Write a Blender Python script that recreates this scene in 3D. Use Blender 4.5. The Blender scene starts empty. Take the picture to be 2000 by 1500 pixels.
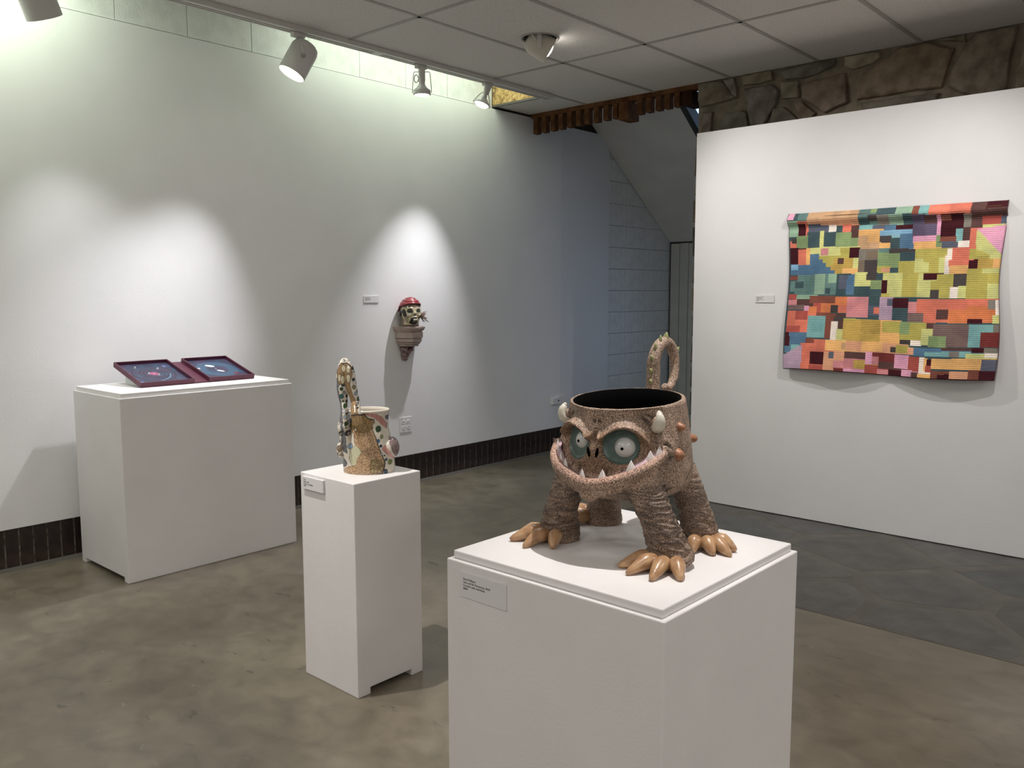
import bpy, bmesh, math, random
import numpy as np
from mathutils import Vector, Matrix, noise
PI = math.pi
R = math.radians
scene = bpy.context.scene
C = scene.collection

# ------------------------------------------------------------------ camera
right = Vector((0.74377, 0.66844, -0.00111)); up = Vector((-0.07035, 0.07992, 0.99432)); fwd = Vector((-0.66473, 0.73946, -0.10646))
cam_d = bpy.data.cameras.new('camera'); cam = bpy.data.objects.new('camera', cam_d); C.objects.link(cam)
cam.matrix_world = Matrix(((right.x, up.x, -fwd.x, 0), (right.y, up.y, -fwd.y, 0), (right.z, up.z, -fwd.z, 1.40), (0, 0, 0, 1)))
cam_d.sensor_width = 36; cam_d.lens = 36 * 1657.8 / 2000; cam_d.clip_start = 0.05; cam_d.clip_end = 100
scene.camera = cam
# ------------------------------------------------------------------ world and exposure
world = bpy.data.worlds.new('world'); scene.world = world; world.use_nodes = True
bg = world.node_tree.nodes['Background']; bg.inputs[0].default_value = (0.50, 0.68, 1.0, 1); bg.inputs[1].default_value = 1.7
vs = scene.view_settings
vs.view_transform = 'Standard'; vs.look = 'None'; vs.gamma = 1; vs.use_curve_mapping = False
vs.exposure = 0.0

# ------------------------------------------------------------------ lights
def spot(name, loc, target, power, size_deg, blend, col=(1, .93, .87), rad=.03):
    d = bpy.data.lights.new(name, 'SPOT'); d.energy = power; d.spot_size = R(size_deg); d.spot_blend = blend
    d.color = col; d.shadow_soft_size = rad
    o = bpy.data.objects.new(name, d); C.objects.link(o); o.location = loc
    o.rotation_euler = (Vector(target) - Vector(loc)).to_track_quat('-Z', 'Y').to_euler()
    return o
def area(name, loc, target, power, sx, sy, col=(1, 1, 1)):
    d = bpy.data.lights.new(name, 'AREA'); d.shape = 'RECTANGLE'; d.size = sx; d.size_y = sy; d.energy = power; d.color = col
    o = bpy.data.objects.new(name, d); C.objects.link(o); o.location = loc
    o.rotation_euler = (Vector(target) - Vector(loc)).to_track_quat('-Z', 'Y').to_euler()
    return o
WARM = (1.0, 0.955, 0.93); COOL = (0.96, 0.955, 1.0); GREEN = (0.87, 1.0, 0.80)
spot('lamp_light', (-4.08, 2.72, 2.56), (-4.46, 2.16, 0.95), 120, 60, 1.0, COOL, .03)
spot('lamp_light', (-4.12, 3.74, 2.65), (-4.60, 3.92, 1.00), 115, 54, 1.0, COOL, .012)
spot('lamp_light', (-4.15, 4.32, 2.64), (-4.60, 4.08, 1.00), 115, 54, 1.0, COOL, .012)
spot('lamp_light', (-4.18, 1.58, 2.56), (-4.60, 1.95, 0.90), 34, 62, 1.0, COOL, .03)
spot('lamp_light', (-3.18, 3.95, 2.73), (-1.90, 5.04, 1.40), 78, 86, 1.0, WARM, .012)
spot('lamp_light', (-0.85, 3.90, 2.75), (-1.60, 5.04, 1.35), 66, 86, 1.0, WARM, .012)
spot('lamp_light', (-2.62, 1.12, 2.80), (-2.43, 1.90, 0.85), 170, 42, 1.0, WARM, .012)
spot('lamp_light', (-1.00, 1.86, 2.80), (-1.17, 1.74, 0.80), 150, 40, 1.0, WARM, .012)
for i, (x, y, p) in enumerate([(-3.0, -0.7, 21), (-0.8, -1.3, 21), (1.6, 0.9, 20), (1.2, 3.4, 23), (2.4, -1.8, 20), (-2.3, 2.9, 7)]):  # added fill lights, no fixtures modelled, lifting the room's ambient level
    area('fill_light', (x, y, 2.80), (x, y, 0), p, .5, .5, (1, .97, .95))
for i, (x, y, p) in enumerate([(-3.3, 0.3, 36), (-1.9, -0.9, 36), (0.7, 0.4, 34), (0.9, 3.2, 48), (2.2, -1.6, 26), (-3.2, -2.2, 26)]):  # wide fill spots added to brighten the floor more than upright faces
    spot('fill_light', (x, y, 2.83), (x, y, 0), p, 120, 1.0, (1, .96, .92), .10)
area('slot_tube', (-4.34, 1.10, 3.14), (-4.66, 1.10, 2.6), 16, 1.2, .06, GREEN)
area('slot_tube', (-4.34, 4.05, 3.14), (-4.66, 4.05, 2.6), 8.5, 1.8, .06, GREEN)

# ------------------------------------------------------------------ materials
_m = {}
def mat(name, col, rough=.6, var=None, nscale=8, amt=1.0, bump=0, bscale=60, metal=0, emit=0, objcol=False, spec=.5, detail=4, coat=0):
    """procedural principled material: base colour mixed by noise with var, noise bump"""
    if name in _m: return _m[name]
    m = bpy.data.materials.new(name); m.use_nodes = True; nt = m.node_tree; N = nt.nodes; L = nt.links
    b = N['Principled BSDF']; b.inputs['Roughness'].default_value = rough; b.inputs['Metallic'].default_value = metal
    b.inputs['Specular IOR Level'].default_value = spec; b.inputs['Coat Weight'].default_value = coat; b.inputs['Coat Roughness'].default_value = .08
    tc = N.new('ShaderNodeTexCoord')
    src = None
    if objcol:
        oi = N.new('ShaderNodeObjectInfo'); src = oi.outputs['Color']
    if var is not None or objcol:
        n = N.new('ShaderNodeTexNoise'); n.inputs['Scale'].default_value = nscale; n.inputs['Detail'].default_value = detail
        L.new(tc.outputs['Object'], n.inputs['Vector'])
        r = N.new('ShaderNodeMapRange'); r.inputs['From Min'].default_value = .35; r.inputs['From Max'].default_value = .65
        r.inputs['To Max'].default_value = amt
        L.new(n.outputs['Fac'], r.inputs['Value'])
        mx = N.new('ShaderNodeMix'); mx.data_type = 'RGBA'
        if objcol: mx.blend_type = 'MULTIPLY'
        L.new(r.outputs[0], mx.inputs['Factor'])
        if src: L.new(src, mx.inputs['A'])
        else: mx.inputs['A'].default_value = (*col, 1)
        mx.inputs['B'].default_value = (*(var or (.75, .75, .75)), 1)
        L.new(mx.outputs['Result'], b.inputs['Base Color'])
    else:
        b.inputs['Base Color'].default_value = (*col, 1)
    if bump:
        n2 = N.new('ShaderNodeTexNoise'); n2.inputs['Scale'].default_value = bscale; n2.inputs['Detail'].default_value = 5
        L.new(tc.outputs['Object'], n2.inputs['Vector'])
        bp = N.new('ShaderNodeBump'); bp.inputs['Strength'].default_value = bump; bp.inputs['Distance'].default_value = .004
        L.new(n2.outputs['Fac'], bp.inputs['Height']); L.new(bp.outputs[0], b.inputs['Normal'])
    if emit:
        b.inputs['Emission Color'].default_value = (*col, 1); b.inputs['Emission Strength'].default_value = emit
    _m[name] = m
    return m
def srgb(r, g, b):
    f = lambda c: (c / 255 / 12.92) if c / 255 <= .04045 else ((c / 255 + .055) / 1.055) ** 2.4
    return (f(r), f(g), f(b))

M_wall = mat('wall_paint', (.80, .79, .785), .75, (.77, .765, .76), 3, 1, .12, 140)
M_blockpaint = mat('block_paint', (.78, .78, .76), .7, (.70, .70, .68), 14, 1, .6, 90)
M_ped = mat('pedestal_paint', (.79, .77, .755), .55, (.76, .74, .725), 5, 1, .10, 160)
M_white = mat('white_metal', (.66, .65, .62), .35)
M_plastic = mat('white_plastic', (.78, .77, .76), .4)
M_card = mat('card', (.74, .72, .72), .6)
M_ink = mat('ink', (.02, .018, .018), .6)
M_dark = mat('black_metal', (.015, .014, .013), .5)
M_brick = mat('dark_brick', (.016, .010, .008), .38, (.045, .026, .020), 16, 1, .5, 60)
M_mortar = mat('mortar', (.075, .062, .05), .9, (.03, .025, .022), 20, 1, .4, 80)
M_wood = mat('red_wood', (.165, .078, .034), .85, (.085, .036, .016), 9, 1, .15, 50, spec=.1)
M_wood2 = mat('dark_wood', (.045, .016, .008), .85, (.025, .010, .006), 9, spec=.1)
M_stone = mat('wall_stone', (.2, .18, .15), .8, (.42, .38, .34), 11, .9, .9, 30, objcol=True, detail=8)
M_stonemortar = mat('stone_mortar', (.245, .205, .150), .95, (.165, .138, .10), 14, 1, .7, 50)
M_flag = mat('flagstone', (.05, .05, .047), .33, (.52, .52, .50), 8, 1.0, .15, 25, objcol=True, detail=7)
M_flagjoint = mat('flag_joint', (.125, .113, .094), .45, (.080, .074, .062), 7)
M_maroon = mat('maroon_board', (.100, .016, .040), .45, (.080, .013, .032), 25)
M_black = mat('black_glaze', (.002, .002, .002), .9, spec=.05)

def floor_material():
    m = bpy.data.materials.new('concrete_floor'); m.use_nodes = True; nt = m.node_tree; N = nt.nodes; L = nt.links
    b = N['Principled BSDF']; tc = N.new('ShaderNodeTexCoord')
    def nz(scale, det, mapping=None):
        n = N.new('ShaderNodeTexNoise'); n.inputs['Scale'].default_value = scale; n.inputs['Detail'].default_value = det
        n.inputs['Distortion'].default_value = .6
        if mapping:
            mp = N.new('ShaderNodeMapping'); mp.inputs['Scale'].default_value = mapping; L.new(tc.outputs['Object'], mp.inputs[0]); L.new(mp.outputs[0], n.inputs['Vector'])
        else: L.new(tc.outputs['Object'], n.inputs['Vector'])
        return n
    r1 = N.new('ShaderNodeValToRGB'); e = r1.color_ramp.elements
    e[0].position = .30; e[0].color = (.150, .126, .090, 1); e[1].position = .70; e[1].color = (.240, .208, .158, 1)
    x = r1.color_ramp.elements.new(.5); x.color = (.192, .165, .120, 1)
    n1 = nz(1.3, 8); L.new(n1.outputs['Fac'], r1.inputs[0])
    n2 = nz(8, 10, (1, 1.2, 1)); r2 = N.new('ShaderNodeMapRange'); r2.inputs['From Min'].default_value = .3; r2.inputs['From Max'].default_value = .7; r2.inputs['To Min'].default_value = .78; r2.inputs['To Max'].default_value = 1.20
    L.new(n2.outputs['Fac'], r2.inputs[0])
    mx = N.new('ShaderNodeMix'); mx.data_type = 'RGBA'; mx.blend_type = 'MULTIPLY'; mx.inputs['Factor'].default_value = 1
    L.new(r1.outputs[0], mx.inputs['A']); L.new(r2.outputs[0], mx.inputs['B'])
    # scattered dark stains
    n3 = nz(9, 4, (1, 2.0, 1)); r3 = N.new('ShaderNodeMapRange'); r3.inputs['From Min'].default_value = .67; r3.inputs['From Max'].default_value = .73
    L.new(n3.outputs['Fac'], r3.inputs[0])
    mul = N.new('ShaderNodeMath'); mul.operation = 'MULTIPLY'; mul.inputs[1].default_value = .55; L.new(r3.outputs[0], mul.inputs[0])
    mx2 = N.new('ShaderNodeMix'); mx2.data_type = 'RGBA'; mx2.inputs['B'].default_value = (.05, .044, .035, 1)
    L.new(mul.outputs[0], mx2.inputs['Factor']); L.new(mx.outputs['Result'], mx2.inputs['A'])
    # pale scuffs
    n4 = nz(16, 4, (1, 2.6, 1)); r4 = N.new('ShaderNodeMapRange'); r4.inputs['From Min'].default_value = .70; r4.inputs['From Max'].default_value = .78; r4.inputs['To Max'].default_value = .5
    L.new(n4.outputs['Fac'], r4.inputs[0])
    mx3 = N.new('ShaderNodeMix'); mx3.data_type = 'RGBA'; mx3.inputs['B'].default_value = (.42, .39, .34, 1)
    L.new(r4.outputs[0], mx3.inputs['Factor']); L.new(mx2.outputs['Result'], mx3.inputs['A'])
    L.new(mx3.outputs['Result'], b.inputs['Base Color'])
    r5 = N.new('ShaderNodeMapRange'); r5.inputs['To Min'].default_value = .24; r5.inputs['To Max'].default_value = .42
    L.new(n2.outputs['Fac'], r5.inputs[0]); L.new(r5.outputs[0], b.inputs['Roughness'])
    bp = N.new('ShaderNodeBump'); bp.inputs['Strength'].default_value = .08; bp.inputs['Distance'].default_value = .003
    L.new(n2.outputs['Fac'], bp.inputs['Height']); L.new(bp.outputs[0], b.inputs['Normal'])
    return m
M_floor = floor_material()
def tile_material():
    m = mat('ceiling_tile', (.56, .53, .50), .9); nt = m.node_tree; N = nt.nodes; L = nt.links; b = N['Principled BSDF']
    tc = N.new('ShaderNodeTexCoord'); v = N.new('ShaderNodeTexNoise'); v.inputs['Scale'].default_value = 160; v.inputs['Detail'].default_value = 2
    L.new(tc.outputs['Object'], v.inputs['Vector'])
    r = N.new('ShaderNodeMapRange'); r.inputs['From Min'].default_value = .30; r.inputs['From Max'].default_value = .42; L.new(v.outputs['Fac'], r.inputs[0])
    mx = N.new('ShaderNodeMix'); mx.data_type = 'RGBA'; mx.inputs['A'].default_value = (.40, .38, .355, 1); mx.inputs['B'].default_value = (.74, .715, .68, 1)
    L.new(r.outputs[0], mx.inputs['Factor']); L.new(mx.outputs['Result'], b.inputs['Base Color'])
    bp = N.new('ShaderNodeBump'); bp.inputs['Strength'].default_value = .5; bp.inputs['Distance'].default_value = .002
    L.new(r.outputs[0], bp.inputs['Height']); L.new(bp.outputs[0], b.inputs['Normal'])
    return m
M_tile = tile_material()
def osb_material():
    m = mat('strand_board', (.5, .3, .1), .7); nt = m.node_tree; N = nt.nodes; L = nt.links; b = N['Principled BSDF']
    tc = N.new('ShaderNodeTexCoord'); n = N.new('ShaderNodeTexNoise'); n.inputs['Scale'].default_value = 34; n.inputs['Detail'].default_value = 5; n.inputs['Distortion'].default_value = .5
    L.new(tc.outputs['Object'], n.inputs['Vector']); r = N.new('ShaderNodeValToRGB'); e = r.color_ramp.elements
    e[0].position = .35; e[0].color = (.28, .15, .045, 1); e[1].position = .62; e[1].color = (.72, .49, .20, 1)
    L.new(n.outputs['Fac'], r.inputs[0]); L.new(r.outputs[0], b.inputs['Base Color']); return m
M_osb = osb_material()
def clay_material():
    m = mat('speckled_clay', (.2, .12, .09), .6); nt = m.node_tree; N = nt.nodes; L = nt.links; b = N['Principled BSDF']
    tc = N.new('ShaderNodeTexCoord')
    n = N.new('ShaderNodeTexNoise'); n.inputs['Scale'].default_value = 420; n.inputs['Detail'].default_value = 2; L.new(tc.outputs['Object'], n.inputs['Vector'])
    r = N.new('ShaderNodeValToRGB'); e = r.color_ramp.elements
    e[0].position = .36; e[0].color = (.055, .030, .020, 1); e[1].position = .64; e[1].color = (.60, .445, .340, 1)
    x = r.color_ramp.elements.new(.47); x.color = (.25, .166, .112, 1)
    L.new(n.outputs['Fac'], r.inputs[0])
    n2 = N.new('ShaderNodeTexNoise'); n2.inputs['Scale'].default_value = 13; n2.inputs['Detail'].default_value = 3; L.new(tc.outputs['Object'], n2.inputs['Vector'])
    r2 = N.new('ShaderNodeMapRange'); r2.inputs['From Min'].default_value = .35; r2.inputs['From Max'].default_value = .65; r2.inputs['To Min'].default_value = .72; r2.inputs['To Max'].default_value = 1.12
    L.new(n2.outputs['Fac'], r2.inputs[0])
    at = N.new('ShaderNodeAttribute'); at.attribute_name = 'paint'
    mx = N.new('ShaderNodeMix'); mx.data_type = 'RGBA'; mx.blend_type = 'MULTIPLY'; mx.inputs['Factor'].default_value = 1
    L.new(r.outputs[0], mx.inputs['A']); L.new(r2.outputs[0], mx.inputs['B'])
    mx2 = N.new('ShaderNodeMix'); mx2.data_type = 'RGBA'; mx2.blend_type = 'MULTIPLY'; mx2.inputs['Factor'].default_value = 1
    L.new(mx.outputs['Result'], mx2.inputs['A']); L.new(at.outputs['Color'], mx2.inputs['B'])
    L.new(mx2.outputs['Result'], b.inputs['Base Color'])
    bp = N.new('ShaderNodeBump'); bp.inputs['Strength'].default_value = .5; bp.inputs['Distance'].default_value = .0012
    L.new(n.outputs['Fac'], bp.inputs['Height']); L.new(bp.outputs[0], b.inputs['Normal'])
    return m
M_clay = clay_material()
def paint_material(name, rough=.15, speck=0, coat=.3):
    m = mat(name, (.5, .5, .5), rough, coat=coat); nt = m.node_tree; N = nt.nodes; L = nt.links; b = N['Principled BSDF']
    at = N.new('ShaderNodeAttribute'); at.attribute_name = 'paint'; L.new(at.outputs['Color'], b.inputs['Base Color'])
    return m
M_glaze = paint_material('painted_glaze')
M_matpaint = paint_material('painted_clay', .5, coat=0)
M_claw = mat('claw_glaze', (.50, .305, .160), .34, (.33, .175, .085), 38, 1, .25, 60, coat=.25)
M_tooth = mat('tooth_glaze', (.72, .68, .64), .2, (.62, .52, .52), 60, .6, coat=.3)
M_horn = mat('horn_glaze', (.68, .64, .54), .3, (.55, .50, .40), 70, .7, coat=.2)
M_eye = mat('eye_white', (.66, .66, .63), .25, (.56, .55, .54), 40, .6, coat=.2)
M_teal = mat('eye_socket_glaze', (.080, .122, .105), .35, (.062, .096, .084), 50)
M_gum = mat('gum_glaze', (.60, .44, .46), .3, (.50, .30, .36), 160, .8)
M_lipin = mat('lip_glaze', (.30, .21, .195), .35, (.24, .16, .15), 60)
M_nub = mat('nub_glaze', (.40, .17, .08), .45, (.22, .10, .05), 90)
M_spike = mat('spike_glaze', (.22, .26, .09), .35, (.40, .36, .20), 120, .8)
M_fabric = mat('quilt_fabric', (.5, .5, .5), .9, (1.38, 1.34, 1.26), 11, .9, .3, 500, objcol=True, spec=.1)

# ------------------------------------------------------------------ mesh helpers
class Geo:
    def __init__(s): s.v = []; s.f = []
    def add(s, v, f):
        n = len(s.v); s.v += [tuple(p) for p in v]; s.f += [tuple(i + n for i in q) for q in f]; return s
    def box(s, a, b):
        x0, y0, z0 = a; x1, y1, z1 = b
        return s.add([(x0, y0, z0), (x1, y0, z0), (x1, y1, z0), (x0, y1, z0), (x0, y0, z1), (x1, y0, z1), (x1, y1, z1), (x0, y1, z1)],
                     [(0, 3, 2, 1), (4, 5, 6, 7), (0, 1, 5, 4), (1, 2, 6, 5), (2, 3, 7, 6), (3, 0, 4, 7)])
    def prism(s, poly, axis, a, b):
        """extrude a ccw 2-D polygon along axis (0,1,2) from a to b"""
        n = len(poly)
        def P(u, v, w):
            return (w, u, v) if axis == 0 else ((u, w, v) if axis == 1 else (u, v, w))
        vs_ = [P(u, v, a) for u, v in poly] + [P(u, v, b) for u, v in poly]
        fs = [tuple(range(n))[::-1], tuple(range(n, 2 * n))] + [(i, (i + 1) % n, n + (i + 1) % n, n + i) for i in range(n)]
        return s.add(vs_, fs)
    def lathe(s, prof, n=32, mtx=None, cap0=True, cap1=True):
        vs_ = []; fs = []; m = len(prof)
        for r, z in prof:
            for k in range(n):
                a = 2 * PI * k / n; vs_.append(Vector((r * math.cos(a), r * math.sin(a), z)))
        for j in range(m - 1):
            for k in range(n):
                k2 = (k + 1) % n; fs.append((j * n + k, j * n + k2, (j + 1) * n + k2, (j + 1) * n + k))
        if cap0: fs.append(tuple(range(n))[::-1])
        if cap1: fs.append(tuple(range((m - 1) * n, m * n)))
        if mtx: vs_ = [mtx @ v for v in vs_]
        return s.add(vs_, fs)
    def tube(s, pts, rads, n=12, closed_ends=True):
        pts = [Vector(p) for p in pts]
        if not hasattr(rads, '__len__'): rads = [rads] * len(pts)
        vs_ = []; fs = []; prev = None
        for i, p in enumerate(pts):
            t = (pts[min(i + 1, len(pts) - 1)] - pts[max(i - 1, 0)]).normalized()
            if prev is None: u = t.orthogonal().normalized()
            else: u = (prev - t * prev.dot(t)).normalized()
            prev = u; w = t.cross(u)
            for k in range(n):
                a = 2 * PI * k / n; vs_.append(p + (u * math.cos(a) + w * math.sin(a)) * rads[i])
        for i in range(len(pts) - 1):
            for k in range(n):
                k2 = (k + 1) % n; fs.append((i * n + k, i * n + k2, (i + 1) * n + k2, (i + 1) * n + k))
        if closed_ends:
            fs.append(tuple(range(n))[::-1]); fs.append(tuple(range((len(pts) - 1) * n, len(pts) * n)))
        return s.add(vs_, fs)
    def ball(s, c, r, n=20, m=14, mtx=None):
        rx, ry, rz = (r, r, r) if not hasattr(r, '__len__') else r
        vs_ = [Vector((0, 0, -rz))]
        for j in range(1, m):
            ph = -PI / 2 + PI * j / m
            for k in range(n):
                a = 2 * PI * k / n; vs_.append(Vector((rx * math.cos(ph) * math.cos(a), ry * math.cos(ph) * math.sin(a), rz * math.sin(ph))))
        vs_.append(Vector((0, 0, rz))); T = len(vs_) - 1; fs = []
        for k in range(n):
            k2 = (k + 1) % n; fs.append((0, 1 + k2, 1 + k)); fs.append((T, 1 + (m - 2) * n + k, 1 + (m - 2) * n + k2))
            for j in range(m - 2):
                fs.append((1 + j * n + k, 1 + j * n + k2, 1 + (j + 1) * n + k2, 1 + (j + 1) * n + k))
        if mtx: vs_ = [mtx @ v for v in vs_]
        return s.add([v + Vector(c) for v in vs_], fs)
    def grid(s, fn, nu, nv, closed_u=False):
        nn = nu if closed_u else nu + 1
        vs_ = [fn(i / nu, j / nv) for j in range(nv + 1) for i in range(nn)]
        fs = []
        for j in range(nv):
            for i in range(nu):
                i2 = (i + 1) % nn if closed_u else i + 1
                fs.append((j * nn + i, j * nn + i2, (j + 1) * nn + i2, (j + 1) * nn + i))
        return s.add(vs_, fs)
    def mesh(s, name='m'):
        me = bpy.data.meshes.new(name); me.from_pydata(s.v, [], s.f); me.update(); return me
def link(name, me, m, parent=None, smooth=False, loc=None):
    o = bpy.data.objects.new(name, me); C.objects.link(o)
    if m is not None and not me.materials: me.materials.append(m)
    if parent is not None: o.parent = parent
    if loc is not None: o.location = loc
    if smooth:
        me.polygons.foreach_set('use_smooth', [True] * len(me.polygons)); me.update()
    return o
def obj(name, g, m, parent=None, smooth=False, loc=None, bevel=0, autos=None):
    o = link(name, g.mesh(name), m, parent, smooth, loc)
    if autos: 
        o.data.polygons.foreach_set('use_smooth', [True] * len(o.data.polygons)); o.data.set_sharp_from_angle(angle=R(autos))
    if bevel:
        b = o.modifiers.new('bevel', 'BEVEL'); b.width = bevel; b.segments = 2; b.limit_method = 'ANGLE'
    return o
def thing(name, label, cat, loc=(0, 0, 0), rotz=0, group=None):
    o = bpy.data.objects.new(name, None); C.objects.link(o); o.location = loc; o.rotation_euler = (0, 0, rotz)
    o['label'] = label; o['category'] = cat
    if group: o['group'] = group
    return o
def tag(o, label, cat, group=None):
    o['label'] = label; o['category'] = cat
    if group: o['group'] = group
    return o
def struct(o, label=None):
    o['kind'] = 'structure'
    if label: o['label'] = label
    return o
def align(loc, d, upv=(0, 0, 1)):
    """matrix: local +Z along d at loc"""
    q = Vector(d).to_track_quat('Z', 'Y'); return Matrix.Translation(Vector(loc)) @ q.to_matrix().to_4x4()
def clip(poly, nx, ny, c):
    out = []
    for i in range(len(poly)):
        a = poly[i]; b = poly[(i + 1) % len(poly)]; da = nx * a[0] + ny * a[1] - c; db = nx * b[0] + ny * b[1] - c
        if da <= 0: out.append(a)
        if (da < 0 < db) or (db < 0 < da):
            t = da / (da - db); out.append((a[0] + (b[0] - a[0]) * t, a[1] + (b[1] - a[1]) * t))
    return out
def voronoi(seeds, box, gap):
    x0, y0, x1, y1 = box; cells = []
    for i, s in enumerate(seeds):
        p = [(x0, y0), (x1, y0), (x1, y1), (x0, y1)]
        for j, t in enumerate(seeds):
            if i == j: continue
            dx = t[0] - s[0]; dy = t[1] - s[1]; L_ = math.hypot(dx, dy)
            if L_ > 2.5: continue
            nx, ny = dx / L_, dy / L_; c = nx * (s[0] + t[0]) / 2 + ny * (s[1] + t[1]) / 2 - gap / 2
            p = clip(p, nx, ny, c)
            if len(p) < 3: break
        if len(p) >= 3: cells.append(p)
    return cells
rnd = random.Random(7)

XL = -4.684      # face of the white panel on the left
ZC = 2.855       # ceiling
# ------------------------------------------------------------------ floor
g = Geo(); g.box((-5.2, -3.2, -.12), (3.6, 8.6, 0)); floor = struct(obj('floor', g, M_floor), 'worn olive brown polished concrete floor')
# dark flagstone strip set into the floor in front of the right wall
g = Geo(); g.box((-3.06, 3.575, -.02), (3.2, 5.40, .0014)); fj = obj('flag_joint', g, M_flagjoint, floor)
seeds = []
for j in range(4):
    for i in range(9):
        seeds.append((-3.0 + i * .72 + (j % 2) * .34 + rnd.uniform(-.16, .16), 3.80 + j * .40 + rnd.uniform(-.10, .10)))
for p in voronoi(seeds, (-3.05, 3.59, 3.1, 5.2), .055):
    cx_ = sum(q[0] for q in p) / len(p); cy_ = sum(q[1] for q in p) / len(p)
    pp = []
    for i in range(len(p)):   # wobble the edges
        a = p[i]; b = p[(i + 1) % len(p)]
        for t in (0, .33, .66):
            x = a[0] + (b[0] - a[0]) * t; y = a[1] + (b[1] - a[1]) * t
            k = 1 - rnd.uniform(0, .035) - (.03 if t == 0 else 0)
            pp.append((cx_ + (x - cx_) * k, cy_ + (y - cy_) * k))
    g = Geo(); g.prism([(x - cx_, y - cy_) for x, y in pp], 2, -.01, .0019)
    o = obj('flagstone', g, M_flag, floor, loc=(cx_, cy_, 0)); s_ = rnd.uniform(.85, 1.2); w_ = rnd.uniform(-.006, .006)
    o.color = (.080 * s_ + w_, .077 * s_, .071 * s_ - w_ * .5, 1)

# ------------------------------------------------------------------ left wall: block wall behind, white panel in front, brick plinth
g = Geo(); g.box((-4.92, -3.2, 0), (-4.718, 7.80, 3.36)); wl = struct(obj('wall_left', g, M_mortar), 'white painted block wall running along the left side')
def block(y0, y1, z0, z1, x=-4.706, m=M_blockpaint, nm='block', parent=wl, depth=.02):
    k = rnd.uniform(-.0008, .0008); g = Geo(); g.box((-depth, 0, 0), (0, y1 - y0 - .003, z1 - z0 - .003))
    return obj(nm, g, m, parent, loc=(x + k, y0 + .002, z0 + .002), bevel=.002)
for c in range(2):
    z0 = 2.845 + c * .2032
    for k in range(-8, 8):
        y0 = 2.081 + k * .4064 + (c % 2) * .2032
        if y0 < 4.95: block(y0, min(y0 + .4064, 5.006), z0, z0 + .2032)
for c in range(16):
    for k in range(-1, 2):
        y0 = 6.875 + k * .404; block(y0, y0 + .404, c * .2032, c * .2032 + .2032)
# panel
g = Geo(); g.box((-4.705, -3.2, .216), (XL, 5.852, 2.838)); wp = struct(obj('wall_panel', g, M_wall), 'tall white display panel fixed along the left wall')
g = Geo(); g.box((-4.705, 5.854, .216), (XL - .003, 6.57, 2.832)); obj('end_panel', g, mat('end_panel_shade', (.745, .75, .765), .75), wp)  # bluish grey puts the shade past the seam into the panel colour
# soldier bricks under the panel
bm_me = []
for s in range(3):
    g = Geo(); g.box((-.04, 0, 0), (0, .0585, .198)); me = g.mesh('brick'); me.materials.append(M_brick); bm_me.append(me)
for k in range(-42, 37):
    y0 = 4.070 + k * .0668
    o = link('brick', bm_me[k % 3], None, wl, loc=(-4.700 + rnd.uniform(-.0012, .0012), y0, .012 + rnd.uniform(-.001, .001)))
g = Geo(); g.box((-4.72, 1.2, 0), (-4.7035, 6.62, .235)); obj('brick_joint', g, mat('pale_joint', (.24, .21, .17), .9, (.06, .05, .04), 30), wl)
g = Geo(); g.prism([(-4.70, 0), (-4.672, 0), (-4.70, .014)], 1, 1.0, 6.6); obj('mortar_fillet', g, mat('fillet', (.10, .09, .075), .9), wl)

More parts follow.
